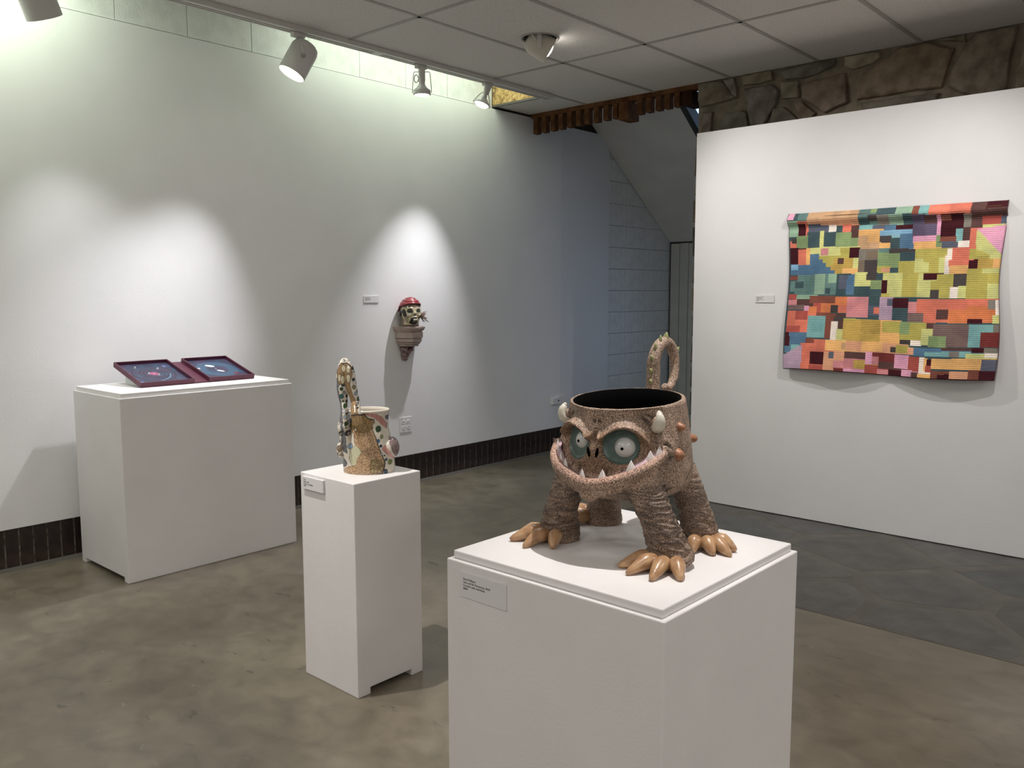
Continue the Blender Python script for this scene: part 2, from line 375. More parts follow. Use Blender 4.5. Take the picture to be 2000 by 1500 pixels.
# ------------------------------------------------------------------ right wall panel and stone wall
g = Geo(); g.box((-2.902, 5.038, .006), (3.3, 5.16, 2.436)); wr = struct(obj('wall_right', g, M_wall, bevel=.002), 'white free-standing display wall on the right side')
g = Geo(); g.box((-2.895, 5.045, 0), (3.3, 5.15, .007)); obj('base_gap', g, M_dark, wr)
STONES = [[(-3.12, 2.856), (-2.933, 2.844), (-2.825, 2.712), (-3.008, 2.693), (-3.102, 2.688), (-3.118, 2.75)], [(-2.926, 2.843), (-2.842, 2.849), (-2.815, 2.711), (-2.852, 2.739)], [(-2.791, 2.849), (-2.575, 2.849), (-2.561, 2.789), (-2.645, 2.78), (-2.776, 2.784)], [(-2.544, 2.841), (-2.157, 2.849), (-2.166, 2.809), (-2.276, 2.775), (-2.372, 2.764), (-2.483, 2.779)], [(-2.769, 2.76), (-2.578, 2.761), (-2.528, 2.717), (-2.538, 2.636), (-2.631, 2.48), (-2.705, 2.48), (-2.747, 2.638), (-2.735, 2.659)], [(-3.074, 2.649), (-3.0, 2.645), (-3.01, 2.47), (-3.091, 2.47)], [(-2.92, 2.622), (-2.784, 2.626), (-2.752, 2.605), (-2.717, 2.47), (-2.936, 2.47)], [(-2.518, 2.776), (-2.389, 2.75), (-2.385, 2.646), (-2.502, 2.658)], [(-2.382, 2.727), (-2.089, 2.759), (-2.07, 2.573), (-2.21, 2.53), (-2.373, 2.639)], [(-2.561, 2.606), (-2.483, 2.611), (-2.357, 2.48), (-2.6, 2.47)], [(-2.418, 2.613), (-2.367, 2.622), (-2.266, 2.532), (-2.352, 2.48)], [(-2.107, 2.848), (-1.877, 2.843), (-1.876, 2.817), (-1.936, 2.777), (-2.05, 2.766), (-2.1, 2.795)], [(-1.763, 2.846), (-1.637, 2.847), (-1.556, 2.813), (-1.476, 2.783), (-1.535, 2.576), (-1.653, 2.58), (-2.016, 2.579), (-2.029, 2.632), (-1.986, 2.729), (-1.91, 2.772)], [(-1.419, 2.806), (-1.363, 2.852), (-1.158, 2.848), (-1.182, 2.687), (-1.199, 2.50), (-1.36, 2.50), (-1.498, 2.575), (-1.48, 2.678)], [(-1.989, 2.560), (-1.543, 2.550), (-1.579, 2.47), (-1.798, 2.47), (-1.977, 2.47)], [(-1.571, 2.848), (-1.421, 2.854), (-1.419, 2.811), (-1.487, 2.824)], [(-1.131, 2.747), (-1.046, 2.753), (-0.90, 2.70), (-0.92, 2.50), (-1.165, 2.50), (-1.143, 2.657)]]
SCOL = [(.115, .098, .070), (.16, .15, .14), (.17, .15, .10), (.085, .088, .085), (.115, .110, .105), (.10, .085, .080), (.085, .090, .085), (.19, .175, .125), (.13, .095, .072), (.075, .070, .060), (.12, .09, .06), (.24, .22, .165), (.125, .085, .050), (.105, .090, .066), (.075, .072, .062), (.115, .11, .078), (.12, .10, .07)]
def stone_wall():
    def fn(x, z):
        n = noise.fractal(Vector((x * 6, z * 6, 1)), 1, 2, 4) * .010
        return n
    g = Geo(); nx, nz_ = 160, 18
    g.grid(lambda u, v: (-3.12 + u * 5.4, 5.436 - fn(-3.12 + u * 5.4, 2.38 + v * .50), 2.38 + v * .50), nx, nz_)
    o = struct(obj('wall_rear', Geo().box((-3.112, 5.44, 0), (3.3, 5.72, 3.36)), M_stonemortar), 'rough rubble stone wall showing above the right display wall')
    obj('mortar_bed', g, M_stonemortar, o, smooth=True)
    # irregular stones down the free end of the wall
    z = 0.02; k = 0
    while z < 2.42:
        h = rnd.uniform(.12, .26); g = Geo(); w = rnd.uniform(.10, .22)
        p = [(-3.125 - rnd.uniform(0, .012), z), (-3.125 + w, z + rnd.uniform(0, .02)), (-3.125 + w - rnd.uniform(0, .03), z + h - .02), (-3.125 - rnd.uniform(-.008, .012), z + h - .03)]
        g.prism(p, 1, 5.405, 5.62); s = obj('stone', g, M_stone, o, bevel=.012); c = SCOL[k % len(SCOL)]; s.color = (c[0] * 1.4, c[1] * 1.4, c[2] * 1.4, 1); z += h; k += 1
    rr = random.Random(3); extra = []
    x = -.88
    while x < 1.6:
        w = rr.uniform(.25, .6); extra.append([(x, 2.48), (x + w, 2.47), (x + w + rr.uniform(-.05, .05), 2.83), (x + .03, 2.845)]); x += w + .05
    for i, poly in enumerate(STONES + extra):
        a = sum(poly[q][0] * poly[(q + 1) % len(poly)][1] - poly[(q + 1) % len(poly)][0] * poly[q][1] for q in range(len(poly)))
        if a < 0: poly = poly[::-1]
        cx = sum(p[0] for p in poly) / len(poly); cz = sum(p[1] for p in poly) / len(poly)
        ring = []
        for q in range(len(poly)):
            a_ = poly[q]; b_ = poly[(q + 1) % len(poly)]
            for t in (0, .25, .5, .75): ring.append((a_[0] + (b_[0] - a_[0]) * t, a_[1] + (b_[1] - a_[1]) * t))
        n = len(ring); v = []; f = []
        for lv, (k, d) in enumerate([(1.0, -.012), (.985, .008), (.93, .017), (.7, .020), (.4, .021), (.12, .022)]):
            for (x_, z_) in ring:
                X = cx + (x_ - cx) * k; Z = cz + (z_ - cz) * k
                jit = noise.noise(Vector((X * 14, Z * 14, i))) * .008 if lv < 3 else 0
                dd = d + noise.noise(Vector((X * 12, Z * 12, i * 3.1))) * .010 * (1 if lv > 0 else 0)
                v.append((X - cx + jit, -dd, Z - cz + jit))
        for lv in range(5):
            for q in range(n):
                q2 = (q + 1) % n; f.append((lv * n + q, lv * n + q2, (lv + 1) * n + q2, (lv + 1) * n + q))
        f.append(tuple(range(5 * n, 6 * n)))
        g = Geo(); g.add(v, f); s = obj('stone', g, M_stone, o, smooth=True, loc=(cx, 5.425, cz)); s.data.set_sharp_from_angle(angle=R(40))
        c = [q * .62 + w * .38 for q, w in zip(SCOL[i % len(SCOL)], (.13, .105, .075))]; s.color = (c[0] * 1.7 + .04, c[1] * 1.7 + .035, c[2] * 1.7 + .028, 1)
stone_wall()

# ------------------------------------------------------------------ ceiling
g = Geo(); g.box((-4.92, -3.2, 3.30), (3.6, 5.42, 3.36)); ceil = struct(obj('ceiling', g, mat('plenum', (.05, .05, .05), .9)), 'dropped ceiling of grey speckled acoustic tiles')  # unseen plenum roof slab, added above the tiles to stop light leaking in
xs = [-4.095 + .6096 * k for k in range(0, 13)]; ys = [5.425, 4.365, 3.145, 1.925, .705, -.515, -1.735, -2.955]
tile_me = {}
HX, HY = -3.26, 3.865
for i in range(len(xs) - 1):
    for j in range(len(ys) - 1):
        x0, x1, y1, y0 = xs[i] + .006, xs[i + 1] - .006, ys[j] - .006, ys[j + 1] + .006
        if x0 < HX < x1 and y0 < HY < y1:   # tile with the round opening of the recessed spotlight
            bm = bmesh.new(); outer = [(x0, y0), (x1, y0), (x1, y1), (x0, y1)]; n = 40
            hole = [(HX + .098 * math.cos(2 * PI * k / n), HY + .098 * math.sin(2 * PI * k / n)) for k in range(n)]
            v = []; f = []
            def edge(a):   # point on the rectangle in direction a
                dx, dy = math.cos(a), math.sin(a); t = 9
                if dx > 1e-6: t = min(t, (x1 - HX) / dx)
                if dx < -1e-6: t = min(t, (x0 - HX) / dx)
                if dy > 1e-6: t = min(t, (y1 - HY) / dy)
                if dy < -1e-6: t = min(t, (y0 - HY) / dy)
                return (HX + dx * t, HY + dy * t)
            angs = sorted(set([2 * PI * k / n for k in range(n)] + [math.atan2(c[1] - HY, c[0] - HX) % (2 * PI) for c in outer]))
            m_ = len(angs)
            for a in angs: v.append((HX + .098 * math.cos(a), HY + .098 * math.sin(a), ZC))
            for a in angs: v.append((*edge(a), ZC))
            for a in angs: v.append((HX + .098 * math.cos(a), HY + .098 * math.sin(a), ZC + .016))
            for k in range(m_):
                k2 = (k + 1) % m_; f.append((k, k2, m_ + k2, m_ + k)); f.append((k2, k, 2 * m_ + k, 2 * m_ + k2))
            g = Geo(); g.add(v, f); obj('ceiling_tile', g, M_tile, ceil); bm.free(); continue
        key = (round(x1 - x0, 3), round(y1 - y0, 3))
        if key not in tile_me:
            g = Geo(); g.box((0, 0, 0), (x1 - x0, y1 - y0, .016)); me = g.mesh('tile'); me.materials.append(M_tile); tile_me[key] = me
        link('ceiling_tile', tile_me[key], None, ceil, loc=(x0, y0, ZC + rnd.uniform(-.0006, .0006)))
g = Geo(); g.box((-4.68, 5.02, ZC), (-4.10, 5.42, ZC + .016)); obj('ceiling_tile', g, M_tile, ceil)
M_grid = mat('grid_bar', (.40, .385, .36), .5)
for x in xs: g = Geo(); g.box((x - .012, -2.955, ZC - .004), (x + .012, 5.42, ZC + .012)); obj('grid_bar', g, M_grid, ceil)
for y in ys[1:]: g = Geo(); g.box((-4.095, y - .012, ZC - .004), (xs[-1], y + .012, ZC + .012)); obj('grid_bar', g, M_grid, ceil)
g = Geo(); g.box((-4.69, 5.004, ZC - .004), (-4.10, 5.022, ZC + .012)); obj('grid_bar', g, mat('grid_dark', (.12, .11, .10), .5), ceil)
g = Geo(); g.box((-4.69, 5.02, ZC - .010), (-4.680, 5.42, ZC + .012)); obj('grid_bar', g, M_dark, ceil)
# strand board closing the end of the light slot
g = Geo(); g.box((-4.70, 5.005, ZC), (-4.10, 5.02, 3.30)); obj('strand_board', g, M_osb, ceil)
g = Geo(); g.box((-4.085, -3.2, ZC + .016), (-4.075, 5.0, 3.30)); obj('slot_cheek', g, M_wall, ceil)
# enclosing walls out of view
g = Geo(); g.box((-4.92, -3.32, 0), (3.6, -3.2, 3.36)); struct(obj('wall_front', g, M_wall), 'plain white wall behind the viewpoint')
g = Geo(); g.box((3.4, -3.2, 0), (3.6, 5.72, 3.36)); struct(obj('wall_side', g, M_wall), 'plain white side wall beyond the right edge')

# ------------------------------------------------------------------ wooden slat valance
vt = thing('slatted_valance', 'reddish brown wooden valance of short hanging blocks along the ceiling edge', 'valance', (-4.0, 5.42, 2.69))
def part(name, a, b, m, parent, bevel=.002):
    o_ = parent.location; g = Geo(); c = [(a[i] + b[i]) / 2 for i in range(3)]
    g.box([a[i] - c[i] for i in range(3)], [b[i] - c[i] for i in range(3)])
    return obj(name, g, m, parent, loc=[c[i] - o_[i] for i in range(3)], bevel=bevel)
part('top_rail', (-4.66, 5.422, 2.822), (-3.12, 5.50, 2.862), M_wood, vt)
tx = [-4.64, -4.552, -4.46, -4.377, -4.289, -4.201, -4.119, -4.029, -3.937, -3.852, -3.633, -3.555, -3.472, -3.396, -3.318]
for i, x in enumerate(tx):
    part('wooden_block', (x, 5.425, 2.695 + (i / 14) * .028), (x + .045, 5.478, 2.8215), M_wood, vt)
part('wooden_block', (-3.785, 5.41, 2.690), (-3.70, 5.56, 2.8215), M_wood, vt)
o = part('end_block', (-3.255, 5.43, 2.725), (-3.172, 5.60, 2.8215), M_wood2, vt)

# ------------------------------------------------------------------ stair soffit, stringer, planks
def soff(y): return 2.832 - .725 * (y - 6.401)
g = Geo(); g.prism([(5.62, soff(5.62)), (7.66, soff(7.66)), (7.66, soff(7.66) + .14), (5.62, soff(5.62) + .14)], 0, -4.70, -3.775)
st = thing('staircase', 'painted grey sloping underside of a staircase beyond the wooden blocks', 'stairs', (0, 0, 0))
M_soffit = mat('soffit_paint', (.78, .77, .74), .8, (.72, .71, .69), 4)
obj('soffit', g, M_soffit, st)
g = Geo(); g.prism([(5.7, soff(5.7) - .01), (7.66, soff(7.66) - .01), (7.66, soff(7.66) + .11), (5.7, soff(5.7) + .11)], 0, -3.775, -3.72)
obj('stringer', g, mat('stringer', (.030, .034, .034), .6), st)
for i in range(4):
    y = 6.1 + i * .45; g = Geo(); g.box((-3.76, y, soff(y) + .19), (-3.735, y + .025, soff(y) + .95)); obj('baluster', g, M_dark, st)
for a in range(8):
    y = 5.8 + a * .24; g = Geo(); g.box((-4.69, y, soff(y) + .14), (-3.775, y + .28, soff(y) + .17)); obj('tread', g, M_soffit, st)
# plank door below the soffit
pw = thing('plank_partition', 'pale grey vertical board partition under the low end of the stairs', 'partition', (-4.2, 7.66, 0))
for i, (a, b) in enumerate([(-4.682, -4.581), (-4.577, -4.478), (-4.472, -4.375), (-4.370, -4.27), (-4.266, -4.165), (-4.16, -4.06), (-4.055, -3.955), (-3.95, -3.85), (-3.845, -3.745)]):
    part('board', (a, 7.655 + (i % 2) * .003, 0.0), (b, 7.68, 1.90 + (i % 2) * .004), mat('board_paint', (.58, .58, .55), .7, (.52, .52, .49), 6), pw, .003)
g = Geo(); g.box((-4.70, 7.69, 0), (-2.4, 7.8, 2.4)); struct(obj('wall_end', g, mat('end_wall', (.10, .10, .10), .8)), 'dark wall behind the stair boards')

g = Geo(); g.box((-5.0, 5.40, 3.37), (3.6, 7.45, 3.47)); struct(obj('ceiling_sky_block', g, M_soffit), 'unseen pale ceiling added high over the staircase to hold back sky light')  # roof slab added out of view so less sky reaches the stair bay
g = Geo(); g.box((-2.5, 5.72, 0), (-2.4, 6.5, 3.37)); g.box((-2.5, 7.3, 0), (-2.4, 7.8, 3.37)); g.box((-2.5, 6.5, 0), (-2.4, 7.3, .6)); g.box((-2.5, 6.5, 1.7), (-2.4, 7.3, 3.37)); struct(obj('wall_sky_block', g, M_soffit), 'unseen side wall with a window opening, added to limit sky light in the stair bay')  # added out of view; sky light enters only through the opening left here
# ------------------------------------------------------------------ pedestals
def text(name, body, size, m, parent, loc, rot):
    cu = bpy.data.curves.new(name, 'FONT'); cu.body = body; cu.size = size; cu.space_line = 1.05; cu.extrude = .0001
    tmp = bpy.data.objects.new(name, cu); C.objects.link(tmp); bpy.context.view_layer.update()
    me = bpy.data.meshes.new_from_object(tmp.evaluated_get(bpy.context.evaluated_depsgraph_get())); bpy.data.objects.remove(tmp)
    o = link(name, me, m, parent, loc=loc); o.rotation_euler = rot; return o
def pedestal(label, x0, x1, y0, y1, zb, cap, axis, run):
    t = thing('pedestal', label, 'pedestal', ((x0 + x1) / 2, (y0 + y1) / 2, 0))
    hx, hy = (x1 - x0) / 2, (y1 - y0) / 2; h = hy if axis == 0 else hx; n = .024
    g = Geo(); g.prism([(-h, 0), (-h + run, 0), (-h + run, n), (h - run, n), (h - run, 0), (h, 0), (h, zb), (-h, zb)], axis, *((-hx, hx) if axis == 0 else (-hy, hy)))
    o = obj('body', g, M_ped, t, bevel=.003)
    if axis == 1:    # the extrusion along y comes out inside-out
        o.data.flip_normals()
    if cap:
        g = Geo(); g.box((-hx + .012, -hy + .012, zb), (hx - .012, hy - .012, zb + cap)); obj('top', g, M_ped, t, bevel=.003)
    return t
pedestal('wide white pedestal with a stepped top against the left wall', -4.595, -4.045, 1.722, 2.672, .904, .022, 1, .045)
pedestal('narrow tall white pedestal in the middle, notched at its foot', -2.589, -2.277, 1.734, 2.034, .759, 0, 0, .055)
pedestal('large square white pedestal with a stepped top in the foreground', -1.484, -.861, 1.409, 2.040, .750, .020, 0, .06)

# ------------------------------------------------------------------ placards
def placard(label, loc, w, h, th, rot, lines, size):
    t = thing('placard', label, 'placard', loc); t.rotation_euler = rot     # local: x right, z up, -y out
    g = Geo(); g.box((-w / 2, -th, -h / 2), (w / 2, 0, h / 2)); obj('card', g, M_card, t, bevel=.0004)
    text('lettering', lines, size, M_ink, t, (-w / 2 + w * .08, -th - .0003, h / 2 - h * .30), (PI / 2, 0, 0))
    return t
placard('white title card on the front face of the foreground pedestal', (-1.360, 1.4085, .6965), .152, .063, .0022, (0, 0, 0), 'Brad Williams\nGrin and Be Monstrous, 2018\nCeramic with cold finish\n$600', .0074)
placard('raised white title card near the top of the narrow pedestal', (-2.505, 1.7335, .725), .126, .045, .008, (0, 0, 0), 'Title\nArtist, 2018\nCeramic, underglaze\n$450', .0068)
placard('small white title card on the left wall beside the sculpted head', (XL, 3.748, 1.3585), .130, .047, .006, (0, 0, PI / 2), 'Shelf Life, 2018\nHead on bracket\nStoneware, glaze\nNFS', .0066)
placard('small white title card on the right wall left of the quilt', (-2.396, 5.0375, 1.362), .125, .045, .005, (0, 0, 0), 'Patchwork, 2018\nPieced quilt\nHand dyed cotton\n$900', .0066)

# ------------------------------------------------------------------ wall outlets
t = thing('wall_outlet', 'double white electrical outlet plate low on the left wall', 'outlet', (XL, 4.046, .445))
g = Geo(); g.box((0, -.059, -.057), (.006, .059, .057)); obj('cover_plate', g, M_plastic, t, bevel=.0025)
for s in (-1, 1):
    for q in (-1, 1):
        g = Geo(); g.lathe([(.0168, 0), (.0168, .003), (.015, .004)], 20, Matrix.Translation((.005, s * .024, q * .0195)) @ Matrix.Rotation(PI / 2, 4, 'Y')); u = obj('socket', g, M_plastic, t)
        for e in (-1, 1):
            g = Geo(); g.box((.0086, s * .024 + e * .006 - .0012, q * .0195 - .004), (.0094, s * .024 + e * .006 + .0012, q * .0195 + .006)); obj('slot', g, M_dark, u)
t = thing('data_outlet', 'small grey white switch plate near the far end of the left wall', 'outlet', (XL, 5.83, .455))
g = Geo(); g.box((-.002, -.11, -.030), (.022, .0, .030)); obj('box', g, M_plastic, t, bevel=.004)
g = Geo(); g.box((-.002, -.02, -.036), (.008, .09, .045)); obj('cover_plate', g, M_plastic, t, bevel=.002)
g = Geo(); g.lathe([(.008, 0), (.008, .003)], 14, Matrix.Translation((.021, -.03, .002)) @ Matrix.Rotation(PI / 2, 4, 'Y')); obj('button', g, M_dark, t)

# ------------------------------------------------------------------ track and spotlights
tr = thing('lighting_track', 'long grey metal lighting track along the edge of the ceiling', 'track', (-4.12, 1.0, 2.83))
for a, b, m in ((-.034, -.022, M_white), (-.008, .002, M_white), (.016, .042, M_white)):
    g = Geo(); g.box((a, -4.0, -.004), (b, 4.0, .024)); obj('rail', g, m, tr, bevel=.001)
g = Geo(); g.box((-.031, -4.0, .007), (.039, 4.0, .0235)); obj('channel', g, mat('track_grey', (.26, .25, .23), .5), tr)
for y in (2.35, -1.2): g = Geo(); g.box((-.0335, y, -.0045), (.0155, y + .06, .008)); obj('joint_cover', g, M_white, tr)
def bulb(parent, mtx, r, strength=12):
    g = Geo(); g.ball((0, 0, 0), (r, r, r * .45), 20, 10, mtx); return obj('bulb', g, mat('bulb_glow', (1, .96, .90), .4, emit=strength), parent, smooth=True)
def can_light(label, y, d, zc=2.70, x=-4.12, glow=True):
    """cylindrical track head; d = direction the mouth faces"""
    t = thing('track_spotlight', label, 'spotlight', (x, y, 2.826))
    g = Geo(); g.box((-.018, -.045, -.025), (.018, .03, .0)); g.box((-.010, -.012, -.05), (.010, .012, -.02)); obj('adapter', g, M_white, t, bevel=.003)
    d = Vector(d).normalized(); c = Vector((0, 0, zc - 2.826))
    mt = align(c - d * .098, d)
    prof = [(.020, 0), (.050, .004), (.068, .018), (.075, .038), (.076, .06), (.076, .198), (.0735, .198), (.073, .12), (.03, .06)]
    g = Geo(); g.lathe(prof, 40, mt); h = obj('housing', g, M_white, t, smooth=True); h.data.set_sharp_from_angle(angle=R(50))
    g = Geo(); g.lathe([(.0725, .196), (.0725, .125)], 40, mt, False, False); g.lathe([(.0725, .125), (.018, .09)], 40, mt, False, False)
    obj('reflector', g, mat('reflector', (.92, .88, .84), .4, emit=.9 if glow else .0), t, smooth=True)
    if glow: bulb(t, mt @ Matrix.Translation((0, 0, .135)), .030)
    side = d.cross(Vector((0, 0, 1))).normalized()
    for s in (-1, 1):
        a = c + side * s * .080; g = Geo()
        g.tube([(side.x * s * .012, side.y * s * .012, -.03), Vector((0, 0, -.045)) + side * s * .045, a + Vector((0, 0, .03)), a], [.006, .008, .008, .009], 8); b = obj('yoke_arm', g, M_white, t, smooth=True)
        g = Geo(); g.lathe([(.012, 0), (.012, .006), (.006, .008)], 16, align(a, side * s)); obj('pivot_knob', g, M_grid, b)
    return t
can_light('large cylindrical white track spotlight hanging with its lit mouth facing down', 2.83, (-.15, -.43, -.82), 2.69)
can_light('large cylindrical track spotlight cut off by the top left corner', 1.48, (-.23, .42, -.88), 2.70, glow=False)
def gimbal_light(label, y, d, yoke=True, tilt_stem=True):
    t = thing('track_spotlight', label, 'spotlight', (-4.12, y, 2.826)); d = Vector(d).normalized()
    g = Geo(); g.box((-.018, -.045, -.022), (.018, .03, 0)); obj('adapter', g, M_white, t, bevel=.003)
    top = Vector((0, .0, -.018)); mt = align(top, d)
    if yoke:
        g = Geo(); g.lathe([(.021, 0), (.021, .075), (.019, .088), (.022, .100), (.036, .118), (.052, .130), (.055, .136), (.056, .158), (.050, .161), (.02, .1615)], 32, mt); obj('housing', g, M_white, t, smooth=True).data.set_sharp_from_angle(angle=R(40))
        sx = Vector((.744, .668, 0)); dn = Vector((0, 0, -1)); g = Geo()
        for s in (-1, 1):
            g.tube([top + sx * s * .018 + dn * .020, top + sx * s * .046 + dn * .020, top + sx * s * .052 + dn * .030, top + sx * s * .060 + dn * .125, top + sx * s * .060 + dn * .148], .0026, 8)
        obj('yoke_wire', g, M_white, t, smooth=True)
        g = Geo(); pts = [top + sx * (-.020 - .014 * (1 - math.cos(a))) + dn * (.052 + .030 * math.sin(a) + .010 * a / PI) + Vector((.4, -.4, 0)) * .01 * math.sin(a) for a in [k * PI / 8 for k in range(17)]]
        g.tube(pts, .0028, 8); obj('cord', g, M_grid, t, smooth=True)
        g = Geo(); g.lathe([(.048, .1605), (.040, .163), (.001, .164)], 28, mt, False, False); obj('bulb', g, mat('bulb_glow', (1, .96, .90), .4, emit=12), t, smooth=True)
    else:
        g = Geo(); g.lathe([(.023, 0), (.023, .055), (.020, .056)], 28, mt); obj('stem', g, M_white, t, smooth=True).data.set_sharp_from_angle(angle=R(40))
        g = Geo(); g.lathe([(.014, .050), (.018, .085), (.038, .105), (.056, .122), (.062, .126), (.064, .132), (.058, .134)], 32, mt); obj('shade', g, M_white, t, smooth=True).data.set_sharp_from_angle(angle=R(40))
        for s in (-1, 1):
            g = Geo(); g.tube([mt @ Vector((0, s * .022, .055)), mt @ Vector((0, s * .040, .085)), mt @ Vector((0, s * .056, .122))], .0028, 8); obj('bracket_wire', g, M_grid, t, smooth=True)
        bulb(t, mt @ Matrix.Translation((0, 0, .130)), .050, 14)
        g = Geo(); g.tube([(0, .03, -.02)] + [(0, .052 + .018 * math.sin(a), -.040 - .018 * math.cos(a) + .0) for a in [PI * .9 - k * PI / 7 for k in range(9)]], .0022, 8); obj('hook', g, M_grid, t, smooth=True)
    return t
gimbal_light('slim track spotlight with a wire yoke and looped cord, middle of the track', 3.735, (-.02, .02, -1))
gimbal_light('bright flared track spotlight beside the wooden strand board', 4.345, (-.20, -.30, -.93), yoke=False)
# recessed eyeball spot
t = thing('recessed_spotlight', 'white eyeball spotlight tilting out of a round ceiling opening', 'spotlight', (HX, HY, ZC))
g = Geo(); g.lathe([(.098, -.003), (.098, .12), (.02, .13)], 40, None, False, True); o = obj('can', g, mat('can_dark', (.10, .095, .085), .5), t, smooth=True); 
g = Geo(); g.lathe([(.112, 0), (.112, -.004), (.098, -.005), (.096, -.001)], 40, None, False, False); obj('trim_ring', g, M_grid, t, smooth=True)
d = Vector((.60, .74, -.55)).normalized(); mt = align(Vector((.0, .0, -.035)) - d * .065, d)
g = Geo(); g.lathe([(.02, -.012), (.055, -.004), (.070, .02), (.074, .045), (.074, .135), (.071, .135), (.070, .06), (.02, .05)], 36, mt); o = obj('housing', g, mat('cream_metal', (.62, .58, .50), .4), t, smooth=True); o.data.set_sharp_from_angle(angle=R(50))
bulb(t, mt @ Matrix.Translation((0, 0, .125)), .045, 8)
bn = Vector((.55, -.66, 0)).normalized() * .078; o = obj('bracket', Geo().box((-.013, -.003, -.075), (.013, .003, .05)), M_white, t, bevel=.002, loc=bn); o.rotation_euler = (0, 0, R(40))
g = Geo(); g.tube([bn + Vector((-.05, -.045, .03)), bn + Vector((-.012, -.012, -.035))], .004, 8); obj('strut', g, M_white, t)

# ------------------------------------------------------------------ voxel union and painting helpers
def voxel(g, size, smooth_it=4):
    me = g.mesh('raw'); o = bpy.data.objects.new('raw', me); C.objects.link(o)
    md = o.modifiers.new('r', 'REMESH'); md.mode = 'VOXEL'; md.voxel_size = size; md.adaptivity = 0
    if smooth_it:
        sm = o.modifiers.new('s', 'SMOOTH'); sm.factor = .5; sm.iterations = smooth_it
    bpy.context.view_layer.update()
    dg = bpy.context.evaluated_depsgraph_get(); me2 = bpy.data.meshes.new_from_object(o.evaluated_get(dg))
    bpy.data.objects.remove(o); me2.materials.clear(); return me2
def coords(me):
    a = np.empty(len(me.vertices) * 3); me.vertices.foreach_get('co', a); return a.reshape(-1, 3)
def normals(me):
    a = np.empty(len(me.vertices) * 3); me.vertex_normals.foreach_get('vector', a); return a.reshape(-1, 3)
def set_coords(me, co): me.vertices.foreach_set('co', co.ravel()); me.update()
def set_paint(me, cols):
    at = me.color_attributes.new('paint', 'FLOAT_COLOR', 'POINT')
    at.data.foreach_set('color', np.column_stack([cols, np.ones(len(cols))]).ravel())
def smoothstep(a, b, x):
    t = np.clip((x - a) / (b - a), 0, 1); return t * t * (3 - 2 * t)

# ------------------------------------------------------------------ the clay monster pot
CX, CY, CZ = -1.190, 1.752, .770
TH0 = 5.0                      # the face looks this many degrees off -Y
mon = thing('monster_pot', 'speckled brown clay monster pot with bulging eyes, toothy grin and curled tail', 'sculpture', (CX, CY, CZ))
TILT = math.tan(R(4.5))
def base_r(z):   # z above the pedestal top
    zz = [.128, .133, .142, .155, .175, .21, .27, .33, .355, .366, .370]; rr = [.05, .095, .128, .148, .161, .165, .159, .150, .146, .1445, .143]
    return np.interp(z, zz, rr)
def mouth_z(th): return .198 + .070 * (np.abs(th) / 58.0) ** 1.7       # grin line
def body_r(th, z):
    """outer radius: th degrees from the face direction, z local height"""
    r = base_r(z)
    a = np.abs(th)
    face = (1 - smoothstep(56, 70, a))
    mz = mouth_z(th)
    above = smoothstep(-.004, .010, z - mz) * (1 - smoothstep(.10, .20, z - mz))
    r = r - .010 * face * above                                             # face sits back from the lip
    for s in (-1, 1):                                                       # eye sockets
        dth = (th - s * 24.5) * 2 * PI * .155 / 360; dz = z - .277
        q = np.sqrt((dth / .050) ** 2 + (dz / .046) ** 2)
        r = r - .010 * (1 - smoothstep(.80, 1.05, q)) + .006 * np.exp(-((q - 1.18) / .14) ** 2) * smoothstep(-.06, .03, dz + .03)
    # brow ridges: inner low, rising outward, then down round the socket
    for s in (-1, 1):
        t = th * s
        bz = np.interp(t, [2, 6, 12, 20, 28, 36, 44, 50], [.312, .297, .308, .326, .330, .322, .300, .280])
        w = smoothstep(1, 5, t) * (1 - smoothstep(44, 52, t))
        r = r + .021 * w * np.exp(-((z - bz) / .0092) ** 2)
    r = r - .004 * np.exp(-(th / 3.0) ** 2) * np.exp(-((z - .315) / .02) ** 2)
    r = r + .010 * np.exp(-(th / 9.0) ** 2) * np.exp(-((z - .25) / .025) ** 2)           # nose bridge
    r = r + .014 * np.exp(-((th - 2) / 13.0) ** 2) * np.exp(-((z - .165) / .020) ** 2)  # chin
    # cheek pouch behind the mouth corners
    r = r + .008 * np.exp(-((a - 66) / 8.0) ** 2) * np.exp(-((z - .262) / .03) ** 2)
    return r
def shear(z, y): return z + TILT * y * np.clip((z - .20) / .17, 0, 1)
def P_at(th, z, off=0.0):
    r = float(body_r(np.array(float(th)), np.array(float(z)))) + off; a = R(th + TH0)
    x, y = r * math.sin(a), -r * math.cos(a); return Vector((x, y, float(shear(z, y))))
def N_at(th): a = R(th + TH0); return Vector((math.sin(a), -math.cos(a), 0))
# body shell
NT, zs = 300, list(np.linspace(.128, .364, 130))
V = []; F = []
for z in zs:
    th = np.linspace(-180, 180, NT, endpoint=False); r = body_r(th, np.full(NT, z)); a = np.radians(th + TH0)
    x = r * np.sin(a); y = -r * np.cos(a); zz = shear(np.full(NT, z), y)
    V += list(zip(x, y, zz))
for (rr, z) in ((.1425, .3685), (.139, .3705), (.134, .3695), (.131, .366), (.129, .34), (.135, .26), (.138, .20), (.12, .165), (.0, .155)):
    rr = max(rr, .002); a = np.radians(np.linspace(-180, 180, NT, endpoint=False) + TH0); x = rr * np.sin(a); y = -rr * np.cos(a); V += list(zip(x, y, shear(np.full(NT, z), y)))
nr = len(V) // NT
for j in range(nr - 1):
    for k in range(NT):
        k2 = (k + 1) % NT; F.append((j * NT + k, j * NT + k2, (j + 1) * NT + k2, (j + 1) * NT + k))
F.append(tuple(range(NT))[::-1]); F.append(tuple(range((nr - 1) * NT, nr * NT)))
g = Geo(); g.add(V, F)
